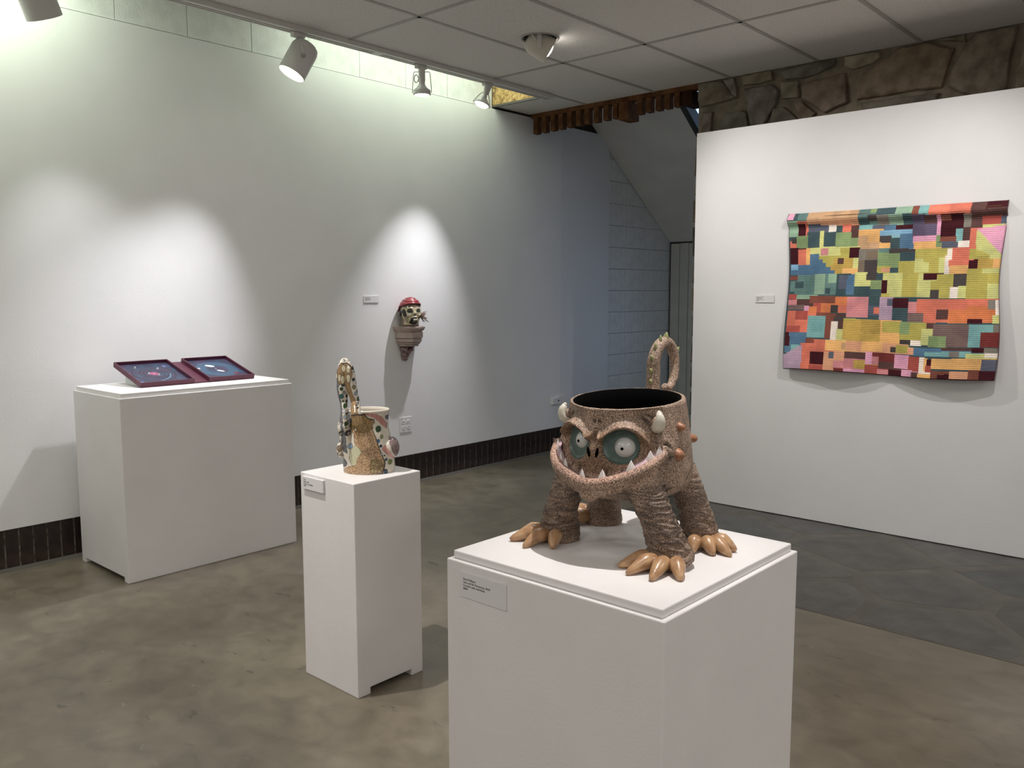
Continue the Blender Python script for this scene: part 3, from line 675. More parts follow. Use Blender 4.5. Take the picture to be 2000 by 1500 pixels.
# lower lip
lip = []
lr = []
for th in np.linspace(-62, 62, 50):
    k = 1 - (abs(th) / 62) ** 4; off = .003 + .018 * k ** .6
    p = P_at(th, mouth_z(th) - .012, off); lip.append(p); lr.append(.006 + .0085 * k ** .5)
g.tube(lip, lr, 14)
for th in np.linspace(-48, 48, 17): g.ball(P_at(th, mouth_z(th) - .027, .0045), (.016, .016, .019))
g.ball(P_at(-1, .160, .004), (.026, .024, .020))
# legs: (foot xy, knee offset, top xy)
LEGS = dict(a=((-.150, -.080), (-.100, -.075)), b=((.186, -.078), (.105, -.092)), c=((.150, .110), (.108, .070)), d=((-.163, .128), (-.105, .085)))
legp = {}
for k_, (ft, tp) in LEGS.items():
    f = Vector((ft[0], ft[1], 0)); t_ = Vector((tp[0], tp[1], .19))
    pts = []; rad = []
    for i in range(15):
        u = i / 14; q = f.lerp(t_, u); bow = math.sin(u * PI) * .012
        q += Vector((f.x, f.y, 0)).normalized() * bow * (1 if k_ != 'd' else .3)
        pts.append(q); rad.append(float(np.interp(u, [0, .06, .2, .5, .8, 1], [.051, .055, .048, .039, .040, .046])))
    g.tube(pts, rad, 28); legp[k_] = (pts, rad)
# claws: tips on the pedestal
CLAWS = [('a', (-.240, -.150)), ('a', (-.228, -.190)), ('a', (-.160, -.213)), ('a', (-.097, -.174)),
         ('b', (.099, -.182)), ('b', (.145, -.213)), ('b', (.211, -.212)), ('b', (.262, -.168)),
         ('c', (.176, .022)), ('c', (.226, .043)), ('c', (.262, .066)), ('c', (.253, .111)),
         ('d', (-.205, .022)), ('d', (-.262, .055)), ('d', (-.285, .12))]
for k_, tip in CLAWS:
    f = Vector((*LEGS[k_][0], 0)); d_ = (Vector((*tip, 0)) - f).normalized()
    g.ball(f + d_ * .046 + Vector((0, 0, .018)), (.015, .015, .017))
# tail
TX = -.028
tail = []; trad = []
yc, zc_, ry_, rz_ = .208, .441, .046, .058
for u in np.linspace(0, 1, 60):
    if u < .2:
        q = u / .2; p = (TX, .160 + .003 * q, .27 + .165 * q); rr_ = .021 - .003 * q
    else:
        q = (u - .2) / .8; a = PI - q * 2 * PI * .83
        p = (TX + .018 * q, yc + ry_ * math.cos(a) * (1 - .10 * q), zc_ + rz_ * math.sin(a) * (1 + (.0 if a > 0 else .12))); rr_ = .018 - .0085 * q
    tail.append(p); trad.append(rr_)
g.tube(tail, trad, 18)
# horn sockets and small eyelid lumps
for s in (-1, 1): g.ball(P_at(s * 58, .330, .006), (.014, .014, .018))
me = voxel(g, .0022, 3)
co = coords(me); nm = normals(me)
disp = np.zeros(len(co)); tint = np.ones((len(co), 3))
th_v = np.degrees(np.arctan2(co[:, 0], -co[:, 1])) - TH0; rad_v = np.hypot(co[:, 0], co[:, 1])
# leathery folds on the legs
for k_, (pts, rad) in legp.items():
    pa = np.array([list(p) for p in pts]); d2 = np.full(len(co), 9.0); uu = np.zeros(len(co))
    for i, p in enumerate(pa):
        dd = np.linalg.norm(co - p, axis=1) / rad[i]; m_ = dd < d2; d2[m_] = dd[m_]; uu[m_] = i / 14
    w = (1 - smoothstep(1.05, 1.5, d2)) * (1 - smoothstep(.172, .20, co[:, 2])) * smoothstep(.004, .03, co[:, 2])
    idx = np.where(w > .01)[0]; fx, fy = LEGS[k_][0]
    sc = 1.0 if k_ in 'ab' else (.55 if k_ == 'c' else .25)
    for i in idx:
        x, y, z = co[i]; an = math.atan2(y - fy, x - fx)
        n1 = noise.noise(Vector((math.cos(an) * 1.1 + fx * 30, math.sin(an) * 1.1, z * 88 + .8 * math.sin(an + fx * 9))))
        n2 = noise.noise(Vector((math.cos(an) * 2.4 + 5, math.sin(an) * 2.4, z * 170)))
        rid = -abs(n1) * 2 + .5 + n2 * .5
        disp[i] += w[i] * sc * .0058 * rid
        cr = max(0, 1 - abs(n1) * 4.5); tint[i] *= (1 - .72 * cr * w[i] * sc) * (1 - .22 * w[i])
# wrinkles between the brows, on the chin sides and the flank
for i in np.where(co[:, 2] > .15)[0]:
    x, y, z = co[i]; disp[i] += noise.noise(Vector((x * 38, y * 38, z * 38))) * .0010
def groove(th0, z0, th1, z1, w=.0028, dpt=.004, bend=0.0):
    w *= 1.25; dpt *= 1.5
    global disp, tint
    for u in np.linspace(0, 1, 26):
        th = th0 + (th1 - th0) * u; z = z0 + (z1 - z0) * u + bend * math.sin(u * PI); p = np.array(P_at(th, z))
        q = np.exp(-(np.linalg.norm(co - p, axis=1) / w) ** 2) * math.sin(PI * min(1, max(.15, u)) if u > .5 else PI * max(.15, u))
        np.maximum(groove.acc, q, out=groove.acc)
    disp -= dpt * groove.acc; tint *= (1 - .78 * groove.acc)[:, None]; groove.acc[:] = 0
groove.acc = np.zeros(len(co))
for a in [(62, .232, 74, .250, .003, .004, .004), (-60, .276, -70, .262, .003, .005, .012), (-40, .345, -54, .318, .0034, .004, .010), (36, .165, 52, .150, .003, .004, -.004), (40, .345, 54, .318, .0034, .004, .010), (46, .352, 58, .335, .003, .003, .006), (60, .276, 70, .262, .003, .005, .012), (66, .255, 69, .240, .0026, .003, 0),
          (-3, .345, -3.5, .330, .0034, .004, 0), (2, .343, 2, .330, .0034, .004, 0), (50, .172, 66, .178, .003, .004, 0), (56, .158, 76, .172, .003, .004, 0), (44, .160, 54, .166, .003, .004, 0),
          (90, .175, 104, .215, .003, .003, 0), (-26, .231, -26, .214, .0022, .003, 0), (-16, .224, -16, .205, .0022, .003, 0), (12, .222, 12, .202, .0022, .003, 0), (26, .226, 26, .210, .0022, .003, 0), (40, .240, 40, .222, .0022, .003, 0), (47, .246, 47, .232, .0022, .003, 0)]:
    groove(*a)
# dimple in the chin, pink tinted upper surfaces of the lip
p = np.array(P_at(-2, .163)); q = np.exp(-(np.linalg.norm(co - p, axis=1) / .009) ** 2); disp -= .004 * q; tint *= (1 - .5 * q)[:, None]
co2 = co + nm * disp[:, None]; co2[:, 2] = np.maximum(co2[:, 2], .0006)
set_coords(me, co2)
mzv = mouth_z(np.clip(th_v, -62, 62))
inner = (np.abs(th_v) < 62) & (co[:, 2] > mzv - .016) & (co[:, 2] < mzv + .016) & (nm[:, 2] > .35) & (rad_v > .148)
tint[inner] = tint[inner] * np.array([1.25, 1.15, 1.2])
lipb = (np.abs(th_v) < 62) & (co[:, 2] < mzv + .01) & (co[:, 2] > mzv - .05) & (rad_v > .166) & (co[:, 2] < .26)
tint[lipb] = tint[lipb] * np.array([1.06, 1.02, 1.0])
face_ = (np.abs(th_v) < 58) & (co[:, 2] > mzv + .004) & (co[:, 2] < .305) & (rad_v > .14)
tint[face_] = tint[face_] * np.array([.80, .72, .62])
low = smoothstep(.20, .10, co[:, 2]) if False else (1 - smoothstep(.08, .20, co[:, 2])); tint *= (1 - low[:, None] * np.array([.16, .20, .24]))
brow = (co[:, 2] > .29) & (co[:, 2] < .345) & (np.abs(th_v) < 54) & (rad_v > .155)
tint[brow] = tint[brow] * np.array([1.15, 1.1, 1.08])
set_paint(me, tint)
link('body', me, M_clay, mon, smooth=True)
# black glazed inside
g = Geo(); V = []; n = 72
prof = [(.1335, .3705), (.130, .3665), (.1275, .34), (.1335, .26), (.1365, .20), (.118, .168), (.002, .158)]
for (rr, z) in prof:
    for k in range(n): a = 2 * PI * k / n; x, y = rr * math.cos(a), rr * math.sin(a); V.append((x, y, float(shear(z, y))))
F = [(j * n + k, (j + 1) * n + k, (j + 1) * n + (k + 1) % n, j * n + (k + 1) % n) for j in range(len(prof) - 1) for k in range(n)]
g.add(V, F); obj('inner_glaze', g, M_black, mon, smooth=True)['label'] = 'glossy black glazed inside of the pot'
# eyes
for s in (-1, 1):
    c_th, c_z = s * 24.5, .277
    def fn(u, v):
        a = 2 * PI * u; q = v * .95
        th = c_th + math.cos(a) * q * .0490 / (2 * PI * .155 / 360); z = c_z + math.sin(a) * q * .0455
        return P_at(th, z, .0018)
    g = Geo(); g.grid(fn, 48, 10, closed_u=True); sk = obj('eye_socket', g, M_teal, mon, smooth=True)
    eth = 28 if s > 0 else -21.0; ez = .273 if s > 0 else .281
    er = .0255 if s > 0 else .0225
    cpos = P_at(eth, ez, -.006); nrm = N_at(eth)
    g = Geo(); g.ball((0, 0, 0), (er, er, er * .85), 32, 20, align(cpos, nrm)); ey = obj('eyeball', g, M_eye, sk, smooth=True)
    look = (Vector((.34, -.94, .02)) + Vector((-.22 if s > 0 else -.10, 0, 0))).normalized()
    dd = (nrm * 1.0 + Vector((-.30, -.06, 0)) * (1 if s > 0 else -.35)).normalized()
    # point on the flattened eyeball surface
    ax = nrm; comp = dd.dot(ax); perp = dd - ax * comp; k = 1 / math.sqrt((comp / (er * .85)) ** 2 + (perp.length / er) ** 2)
    pp = cpos + dd * k
    g = Geo(); g.lathe([(.0036, -.002), (.0036, .0010), (.002, .0014)], 20, align(pp, dd)); obj('pupil', g, M_black, sk)
# nostrils
for s in (-1, 1):
    p = P_at(s * 3.9 + .4, .262, .0012); mt = align(p, N_at(s * 3.9)) @ Matrix.Rotation(s * R(-14), 4, 'Z')
    g = Geo(); g.ball((0, 0, 0), (.0036, .0125, .0022), 20, 10, mt)
    # orient the long axis upright
    o = obj('nostril', Geo().ball((0, 0, 0), (.0040, .0030, .0125), 20, 12), M_black, mon, smooth=True, loc=p); o.rotation_euler = (0, s * R(12), R(TH0))
# teeth, gum
def tooth(th, h, w, dz=-.006, off=.010, lean=0):
    p = P_at(th, mouth_z(th) + dz, off); g = Geo(); mt = Matrix.Translation(p) @ Matrix.Rotation(R(th + TH0), 4, 'Z') @ Matrix.Rotation(R(lean), 4, 'Y')
    V = []; n = 14
    for j in range(8):
        u = j / 7; k = (1 - u ** 1.5) * 1.0 + .02
        for q in range(n): a = 2 * PI * q / n; V.append(mt @ Vector((w * k * math.cos(a), w * .55 * k * math.sin(a) - .0, u * h)))
    F = [(j * n + q, j * n + (q + 1) % n, (j + 1) * n + (q + 1) % n, (j + 1) * n + q) for j in range(7) for q in range(n)]; F.append(tuple(range(7 * n, 8 * n)))
    g.add(V, F); return obj('tooth', g, M_tooth, mon, smooth=True)
for th, h, w in [(-7, .024, .0095), (11, .026, .0115), (33, .029, .0125), (48, .028, .0120), (55.5, .024, .0100), (-27, .024, .0095), (-36, .023, .009), (-45, .022, .009), (-53, .018, .008)]:
    tooth(th, h, w)
def gum_fn(a0, a1):
    def fn(u, v):
        th = a0 + (a1 - a0) * u; k = math.sin(PI * min(.98, max(.02, u))) ** .5
        return P_at(th, mouth_z(th) - .006 + (.002 + .015 * v) * k, .002 + (.022 - .011 * v) * k)
    return fn
for a0, a1 in ((22, 60), (-57, -30)):
    g = Geo(); g.grid(gum_fn(a0, a1), 40, 5); o = obj('gum', g, M_gum, mon, smooth=True); sm = o.modifiers.new('t', 'SOLIDIFY'); sm.thickness = .003
g = Geo(); g.grid(lambda u, v: P_at(-60 + 82 * u, mouth_z(-60 + 82 * u) - .0015 - .003 * math.sin(v * PI), .002 + .020 * v), 60, 6); obj('inner_lip', g, M_lipin, mon, smooth=True)
# horns
for s in (-1, 1):
    p = P_at(s * 58, .333, -.004); nv = N_at(s * 58); tv = Vector((0, 0, 1))
    pts = [p + nv * a + tv * b for a, b in ((0, -.014), (.011, -.012), (.020, -.005), (.024, .005), (.023, .015), (.018, .024))]
    g = Geo(); g.tube(pts, [.012, .0145, .0145, .0125, .0095, .0062], 18); g.ball(pts[-1], .0055, 14, 10); g.ball(pts[1] , .0130, 14, 10)
    obj('horn', g, M_horn, mon, smooth=True)
# nubs on the flank
for th, z, r_ in ((84, .314, .009), (78, .250, .0125), (-84, .30, .010), (-80, .25, .012), (118, .27, .010)):
    p = P_at(th, z, -.002); nv = N_at(th); g = Geo(); mt = align(p, (nv + Vector((0, 0, -.12))).normalized())
    g.lathe([(r_ * 1.35, -.004), (r_ * 1.15, .003), (r_ * .95, .010), (r_ * .75, .014), (r_ * .42, .0165), (.001, .0175)], 20, mt); obj('nub', g, M_nub, mon, smooth=True)
# claws
def claw(fk, tip):
    f = Vector((*LEGS[fk][0], 0)); tip = Vector((*tip, .0045)); tip = f + (tip - f) * .96; d_ = (tip - f); d_.z = 0; L_ = d_.length; d_.normalize()
    b = f + d_ * .040; m1 = f + d_ * (.040 + (L_ - .040) * .45)
    pts = []; rad = []
    for i in range(11):
        u = i / 10; q = b.lerp(Vector((tip.x, tip.y, 0)), u); rr_ = float(np.interp(u, [0, .15, .4, .7, .9, 1], [.013, .0182, .0185, .0135, .0090, .0050]))
        q.z = rr_ * .92 + .010 * math.sin(PI * min(1, u * 1.1)) * (1 - u) ; pts.append(q); rad.append(rr_)
    g = Geo(); g.tube(pts, rad, 16); return obj('claw', g, M_claw, mon, smooth=True)
for k_, tip in CLAWS: claw(k_, tip)
# tail spikes
for q in (.125, .155, .20, .25, .31, .38, .45, .62):
    i = int(q * 59); p = Vector(tail[i])
    if p.z < .385: continue
    t0 = Vector(tail[i + 1]) - Vector(tail[i - 1]); out = (p - Vector((p.x, yc, max(zc_, p.z) if i < 12 else zc_))).normalized() if i >= 12 else Vector((0, -1, .1))
    out = (out + Vector((.25, 0, 0))).normalized(); g = Geo(); mt = align(p + out * (trad[i] * .85), out + Vector((0, 0, .35)))
    g.lathe([(.0095, -.003), (.0085, .003), (.0055, .009), (.0010, .015)], 12, mt @ Matrix.Diagonal((.55, 1, 1, 1))); obj('tail_spike', g, M_spike, mon, smooth=True)

# ------------------------------------------------------------------ the painted vase with a tall looped handle
VX, VY, VZ = -2.414, 1.909, .759
vase = thing('painted_vase', 'cream glazed ceramic vase painted with dots and a brown animal, with tall looped handle', 'vase', (VX, VY, VZ), R(41.95))
def P5(a, b): return ((645 + a / 10 - 722) / 535, (915 - (800 + b / 10)) / 535)       # painted motif outlines, metres across and up the pot
def P4(a, b): return ((645 + a / 10 - 722) / 535, (915 - (680 + b / 10)) / 535)
g = Geo(); zz = [0.0, .012, .05, .09, .13, .16, .20, .222]; rr = [.0925, .0945, .092, .087, .079, .072, .073, .076]
prof = [(rr[i], zz[i]) for i in range(8)] + [(.0755, .2245), (.0725, .2245), (.069, .220), (.066, .18), (.068, .14), (.08, .08), (.08, .02), (.001, .014)]
g.lathe(prof, 64, Matrix.Diagonal((1, .82, 1, 1)), True, False)
# handle: two strands that rise, meet and round off at the top
hp = lambda a, b: (lambda q: Vector((q[0], -.030, q[1])))(P4(a, b))
def strand(pts, rad): 
    out = [hp(p[0], p[1]) + Vector((0, -(p[2] if len(p) > 2 else 0), 0)) for p in pts]; g.tube(out, rad, 20)
strand([(560, 2250, .020), (430, 2000, .020), (375, 1780, .018), (345, 1560, .016), (348, 1350, .018), (352, 1180, .016), (335, 1000), (322, 860), (310, 700), (320, 420), (355, 280)], [.014, .018, .019, .019, .016, .0125, .014, .0175, .020, .021, .019])
strand([(820, 1850, .030), (740, 1600, .026), (650, 1370, .034), (598, 1180, .034), (578, 1080, .018), (560, 1000), (530, 860), (490, 700), (455, 500), (430, 350), (390, 250)], [.026, .026, .024, .0190, .0170, .0160, .0165, .019, .022, .021, .019])
g.ball(hp(372, 255), (.019, .020, .022), 20, 14)
g.ball(hp(360, 480), (.026, .018, .05), 20, 14)
g.ball((-.083, -.045, .165), (.020, .024, .030), 24, 16); g.ball((-.094, -.035, .085), (.016, .022, .032), 24, 16); g.ball((.082, -.01, .088), (.030, .036, .040), 24, 16)
vm = voxel(g, .0017, 3); co = coords(vm)
cols = np.tile(np.array(srgb(214, 206, 190)), (len(co), 1)); X, Y, Z = co[:, 0], co[:, 1], co[:, 2]
nz_ = np.array([noise.noise(Vector((x * 260, y * 260, z * 260))) for x, y, z in co]); nz2 = np.array([noise.noise(Vector((x * 110, y * 110 + 7, z * 110))) for x, y, z in co])
def inpoly(poly, x, y):
    ins = np.zeros(len(x), bool); j = len(poly) - 1
    for i in range(len(poly)):
        xi, yi = poly[i]; xj, yj = poly[j]
        c = ((yi > y) != (yj > y)) & (x < (xj - xi) * (y - yi) / (yj - yi + 1e-12) + xi); ins ^= c; j = i
    return ins
front = Y < .012
def fill(poly, col, texture=None, outline=None):
    m_ = inpoly(poly, X, Z) & front; c = np.tile(np.array(col), (len(X), 1))
    if texture is not None:
        k = smoothstep(-.1, .25, nz_)[:, None]; c = c * (1 - k) + np.array(texture) * k
    cols[m_] = c[m_]
    if outline is not None:
        cx = sum(p[0] for p in poly) / len(poly); cz = sum(p[1] for p in poly) / len(poly)
        big = [(cx + (p[0] - cx) * 1.06, cz + (p[1] - cz) * 1.04) for p in poly]; ring = inpoly(big, X, Z) & front & ~m_; cols[ring] = np.array(outline)
def ell(cx, cz, rx, rz, col, outline=(.03, .03, .03), back=False):
    q = ((X - cx) / rx) ** 2 + ((Z - cz) / rz) ** 2; m0 = front if not back else ~front
    if outline is not None: cols[(q < 1.0) & m0] = np.array(outline)
    cols[(q < .70) & m0] = np.array(col)
CREAM = srgb(205, 196, 165)
fill([P4(*p) for p in [(160, 300), (270, 380), (300, 620), (255, 720), (290, 900), (330, 1100), (335, 1300), (250, 1300), (200, 900), (170, 500)]], srgb(108, 108, 110), srgb(88, 88, 92), (.05, .05, .05))
fill([P5(*p) for p in [(280, -20), (330, 40), (350, 250), (395, 450), (422, 740), (350, 690), (300, 560), (315, 300), (275, 80)]], srgb(112, 114, 116), srgb(90, 92, 96), (.04, .04, .04))
fill([P4(*p) for p in [(330, 240), (440, 240), (500, 300), (525, 440), (480, 640), (520, 800), (600, 1000), (660, 1210), (520, 1210), (470, 1000), (420, 780), (380, 640), (320, 650), (250, 600), (240, 400), (280, 290)]], srgb(152, 126, 92), srgb(126, 98, 64), (.05, .03, .02))
TAN = [(490, 30), (640, 0), (760, 20), (820, 90), (920, 120), (930, 190), (890, 220), (900, 330), (950, 450), (1000, 620), (1060, 780), (1110, 930), (1090, 1060), (1060, 1140), (860, 1150), (880, 1220), (860, 1290), (540, 1290), (500, 1240), (380, 1290), (300, 1190), (310, 1080), (400, 1010), (520, 980), (600, 860), (690, 720), (560, 560), (540, 400), (480, 320), (450, 270), (490, 150)]
fill([P5(*p) for p in TAN], srgb(190, 160, 124), srgb(136, 104, 74), (.06, .04, .03))
hd = [P5(*p) for p in [(490, 30), (640, 0), (760, 20), (820, 90), (920, 120), (930, 190), (890, 220), (880, 340), (560, 330), (450, 270), (490, 150)]]
fill(hd, srgb(150, 124, 84), srgb(110, 86, 54))
pw_ = [P5(*p) for p in [(870, 850), (1000, 840), (1100, 930), (1090, 1060), (1060, 1140), (850, 1130), (840, 1000)]]; fill(pw_, srgb(150, 128, 90), srgb(104, 84, 58))
bel = [P5(540 + 90 * math.cos(a), 780 + 195 * math.sin(a)) for a in np.linspace(0, 2 * PI, 30)[:-1]]; fill([P5(*p) for p in [(570, 590), (640, 640), (690, 720), (600, 860), (580, 960), (500, 985), (460, 850), (465, 700)]], srgb(196, 192, 160), srgb(186, 184, 154), (.12, .12, .08))
for (cx, cz, rx, rz) in [(920, 940, 38, 28), (900, 1070, 35, 40), (960, 1080, 32, 42), (1020, 1085, 32, 38), (980, 960, 30, 25), (1070, 1040, 22, 30)]:
    a, b = P5(cx, cz); ell(a, b, rx / 5350, rz / 5350, srgb(168, 150, 112), (.10, .07, .04))
for (cx, cz, rx, rz) in [(365, 330, 36, 80), (455, 345, 40, 85), (285, 510, 30, 80), (345, 545, 40, 95), (455, 525, 42, 90), (225, 300, 25, 55), (215, 480, 26, 60)]:
    a, b = P4(cx, cz); ell(a, b, rx / 5350, rz / 5350, CREAM, (.10, .06, .04))
fill([P4(*p) for p in [(740, 1160), (950, 1215), (1060, 1290), (1130, 1420), (1130, 1500), (1040, 1390), (930, 1275), (760, 1200)]], srgb(196, 142, 134), srgb(178, 122, 116), (.06, .03, .04))
fill([P5(*p) for p in [(760, -6), (940, 40), (1050, 130), (1130, 270), (1135, 190), (1060, 60), (960, -10), (850, -10)]], srgb(196, 142, 134), srgb(178, 122, 116), (.06, .03, .04))
fill([P5(*p) for p in [(1130, 610), (1180, 680), (1250, 800), (1290, 900), (1240, 870), (1080, 700), (1075, 650)]], srgb(205, 150, 140), srgb(190, 134, 124), (.08, .04, .05))
m_ = (((X - .082) / .036) ** 2 + ((Z - .088) / .042) ** 2 < 1) & (X > P5(1150, 0)[0]) & (Y < .05); k = smoothstep(-.1, .2, nz_)[:, None]; cc = np.array(srgb(150, 128, 124)) * (1 - k) + np.array(srgb(110, 98, 98)) * k; sel = m_ & (X - .0 > (Z - .088) * -.35 + .088); cols[sel] = cc[sel]
D5 = [(1000, 290, 50, 65, (42, 74, 46)), (1060, 440, 30, 45, (128, 128, 84)), (1005, 515, 30, 40, (74, 100, 128)), (1048, 612, 28, 30, (30, 44, 52)), (1112, 800, 16, 18, (30, 44, 52)), (1140, 878, 26, 30, (64, 88, 100)), (1205, 935, 36, 52, (116, 126, 66)), (1135, 1115, 36, 58, (32, 56, 78)), (1045, 1185, 28, 35, (66, 98, 128)), (950, 1188, 22, 20, (78, 106, 66)), (470, 610, 48, 54, (132, 154, 176)), (395, 50, 42, 42, (168, 178, 188)), (455, 130, 32, 42, (40, 60, 88)), (400, 180, 34, 46, (52, 78, 48)), (402, 255, 15, 17, (70, 50, 46)), (425, 360, 48, 55, (52, 46, 50)), (440, 370, 20, 25, (170, 160, 140)), (1145, 85, 28, 48, (58, 58, 84)), (310, 950, 85, 80, (112, 118, 120)), (1065, 760, 20, 18, (160, 170, 170)), (590, 280, 34, 34, (214, 206, 196)), (575, 275, 11, 12, (15, 12, 12))]
D4 = [(535, 320, 24, 46, (24, 30, 36)), (545, 545, 26, 34, (30, 42, 44)), (590, 600, 14, 40, (30, 42, 60)), (550, 690, 34, 42, (134, 130, 92)), (577, 815, 27, 36, (140, 160, 170)), (618, 920, 22, 50, (34, 60, 44)), (615, 1005, 22, 34, (24, 34, 40)), (635, 1070, 14, 20, (30, 44, 52)), (318, 720, 36, 36, (40, 66, 44)), (350, 655, 34, 26, (52, 66, 60)), (362, 790, 30, 38, (120, 132, 128)), (315, 862, 44, 48, (58, 104, 108)), (400, 860, 16, 34, (28, 50, 34)), (340, 960, 24, 28, (112, 108, 88)), (398, 965, 20, 34, (26, 34, 30)), (375, 1045, 34, 50, (44, 72, 40)), (360, 1135, 42, 38, (188, 194, 194)), (410, 1185, 22, 18, (20, 24, 28)), (375, 178, 30, 24, (12, 12, 14)), (390, 172, 12, 10, (220, 220, 220)), (550, 400, 14, 16, (60, 90, 70)), (600, 760, 12, 34, (50, 64, 90))]
for L_, PP in ((D5, P5), (D4, P4)):
    for cx, cz, rx, rz, c_ in L_:
        a, b = PP(cx, cz); ell(a, b, rx / 5350, rz / 5350, srgb(*c_))
vr = random.Random(5)
for k in range(46):
    a = vr.uniform(-.08, .08); b = vr.uniform(.01, .36); r_ = vr.uniform(.004, .009); c_ = vr.choice([(42, 74, 46), (66, 98, 128), (128, 128, 84), (32, 56, 78), (140, 160, 170)]); ell(a, b, r_, r_ * 1.2, srgb(*c_), back=True)
# dark marks on the left knobs
lk = (X < -.078) & (Z > .05)
m_ = lk & (nz2 > .12) & (Z < .2); cols[m_] = np.array(srgb(92, 80, 80)); m_ = lk & (np.abs(nz2 - .12) < .035) & (Z < .2); cols[m_] = np.array(srgb(40, 34, 34))
m_ = (X < -.083) & (Z < .11) & (Z > .05) & (nz2 > -.12); cols[m_] = np.array(srgb(124, 106, 86)); m_ = (X < -.083) & (Z < .11) & (Z > .05) & (np.abs(nz2 + .1) < .04); cols[m_] = np.array(srgb(52, 42, 38))
inside = (np.hypot(X, Y / .82) < .0745) & (Z > .03) & (Z < .2235) & (Y > -.03) & (np.hypot(X, Y / .82) < np.interp(Z, zz, rr) - .003); cols[inside] = np.array(srgb(212, 204, 188))
set_paint(vm, cols); link('body', vm, M_glaze, vase, smooth=True)
g = Geo(); n = 56; V = []
for r_, z_ in ((.0768, .2195), (.0785, .2235), (.077, .2268), (.074, .2275), (.0715, .2255), (.0705, .218)):
    for k in range(n): a = 2 * PI * k / n; V.append((r_ * math.cos(a), r_ * .82 * math.sin(a), z_))
F = [(j * n + k, j * n + (k + 1) % n, (j + 1) * n + (k + 1) % n, (j + 1) * n + k) for j in range(5) for k in range(n)]; g.add(V, F)
obj('rim', g, mat('cream_glaze', srgb(222, 214, 200), .15, coat=.3), vase, smooth=True)

# ------------------------------------------------------------------ folding board pair on the wide pedestal
TZ = .926
def star_paint(me, seed, swirl):
    co = coords(me); x, y = co[:, 0], co[:, 1]; cols = np.zeros((len(co), 3))
    for i in range(len(co)):
        n1 = noise.fractal(Vector((x[i] * 14 + seed, y[i] * 14, 0)), 1, 2, 4); n2 = noise.noise(Vector((x[i] * 26, y[i] * 26 + seed, 4)))
        a = np.array(srgb(44, 50, 74)); b = np.array(srgb(66, 52, 78)); c = np.array(srgb(48, 74, 98))
        k = min(1, max(0, .5 + n1)); q = a * (1 - k) + b * k; k2 = min(1, max(0, n2 * 1.6)); cols[i] = q * (1 - k2) + c * k2
    def disc(cx, cy, r0, r1, c_, asp=1, rot=0):
        dx, dy = x - cx, y - cy; u = dx * math.cos(rot) + dy * math.sin(rot); v = -dx * math.sin(rot) + dy * math.cos(rot); q = np.sqrt(u ** 2 + (v / asp) ** 2); m_ = (q > r0) & (q < r1); cols[m_] = np.array(srgb(*c_))
    if swirl:
        for r_ in (.032, .052, .072, .108): disc(0, 0, r_ - .0024, r_ + .0024, (14, 14, 34))
        disc(0, 0, 0, .024, (150, 72, 108)); disc(0, 0, 0, .004, (230, 220, 230))
        for a, b in ((-.095, -.060), (-.062, .048), (.0, -.028), (.028, .014)): disc(a, b, 0, .0055, (235, 235, 240))
        for a in np.linspace(.3, 1.4, 80): disc(.105 * math.cos(a) , .12 * math.sin(a) - .04, 0, .0022, (110, 150, 180))
        disc(-.10, .10, 0, .014, (96, 104, 150), .7); disc(.11, -.11, 0, .012, (110, 140, 190), .6); disc(-.03, -.12, 0, .010, (150, 78, 116), .6)
    else:
        k = (np.hypot(x, y) < .115) & (np.hypot(x, y) > .06); cols[k] = cols[k] * .55 + np.array(srgb(58, 104, 132)) * .45
        for a in np.linspace(-1.7, 1.0, 160): disc(.115 * math.cos(a), .115 * math.sin(a), 0, .0028, (18, 20, 44))
        for a in np.linspace(0, 2 * PI, 120): disc(.058 * math.cos(a), .058 * math.sin(a), 0, .0012, (78, 56, 92))
        disc(-.055, -.018, 0, .026, (222, 232, 242), .55, 1.0); disc(.028, .004, 0, .022, (222, 232, 242), .42, .8); disc(-.012, -.004, 0, .004, (220, 215, 225))
        disc(-.03, -.095, 0, .007, (235, 228, 225)); disc(.075, .072, 0, .015, (120, 44, 66)); disc(.075, .072, .010, .0125, (60, 30, 50))
    set_paint(me, cols)
def tray(y0, y1, swirl, parent):
    """shallow tray leaning on a wedge; local: u runs down the slope, v along y"""
    Lx = .318; ang = math.atan2(.089, .306); cy = (y0 + y1) / 2; w = (y1 - y0)
    o_ = parent.location
    mtx = Matrix.Translation((-4.237 - o_.x, cy - o_.y, TZ + .001 - o_.z)) @ Matrix.Rotation(ang, 4, 'Y') @ Matrix.Translation((-Lx / 2, 0, 0))
    t_, h = .006, .026
    g = Geo(); g.box((-Lx / 2, -w / 2, 0), (Lx / 2, w / 2, .005))
    g.box((-Lx / 2, -w / 2, .005), (Lx / 2, -w / 2 + t_, h)); g.box((-Lx / 2, w / 2 - t_, .005), (Lx / 2, w / 2, h))
    g.box((-Lx / 2, -w / 2 + t_, .005), (-Lx / 2 + t_, w / 2 - t_, h)); g.box((Lx / 2 - t_, -w / 2 + t_, .005), (Lx / 2, w / 2 - t_, h))
    o = obj('tray', g, M_maroon, parent); o.matrix_local = mtx
    g = Geo(); n = 130; g.grid(lambda u, v: ((u - .5) * (Lx - 2 * t_), (v - .5) * (w - 2 * t_), .0085), n, n)
    me = g.mesh('painting'); star_paint(me, 3 if swirl else 11, swirl); p = link('painted_panel', me, M_matpaint, o)
    if swirl:
        for a, b in ((-.095, -.060), (-.062, .048), (.0, -.028), (.028, .014)):
            g = Geo(); g.ball((a, b, .013), .0045, 12, 8); obj('bead', g, mat('pearl', (.75, .74, .76), .2), o, smooth=True)
    return o
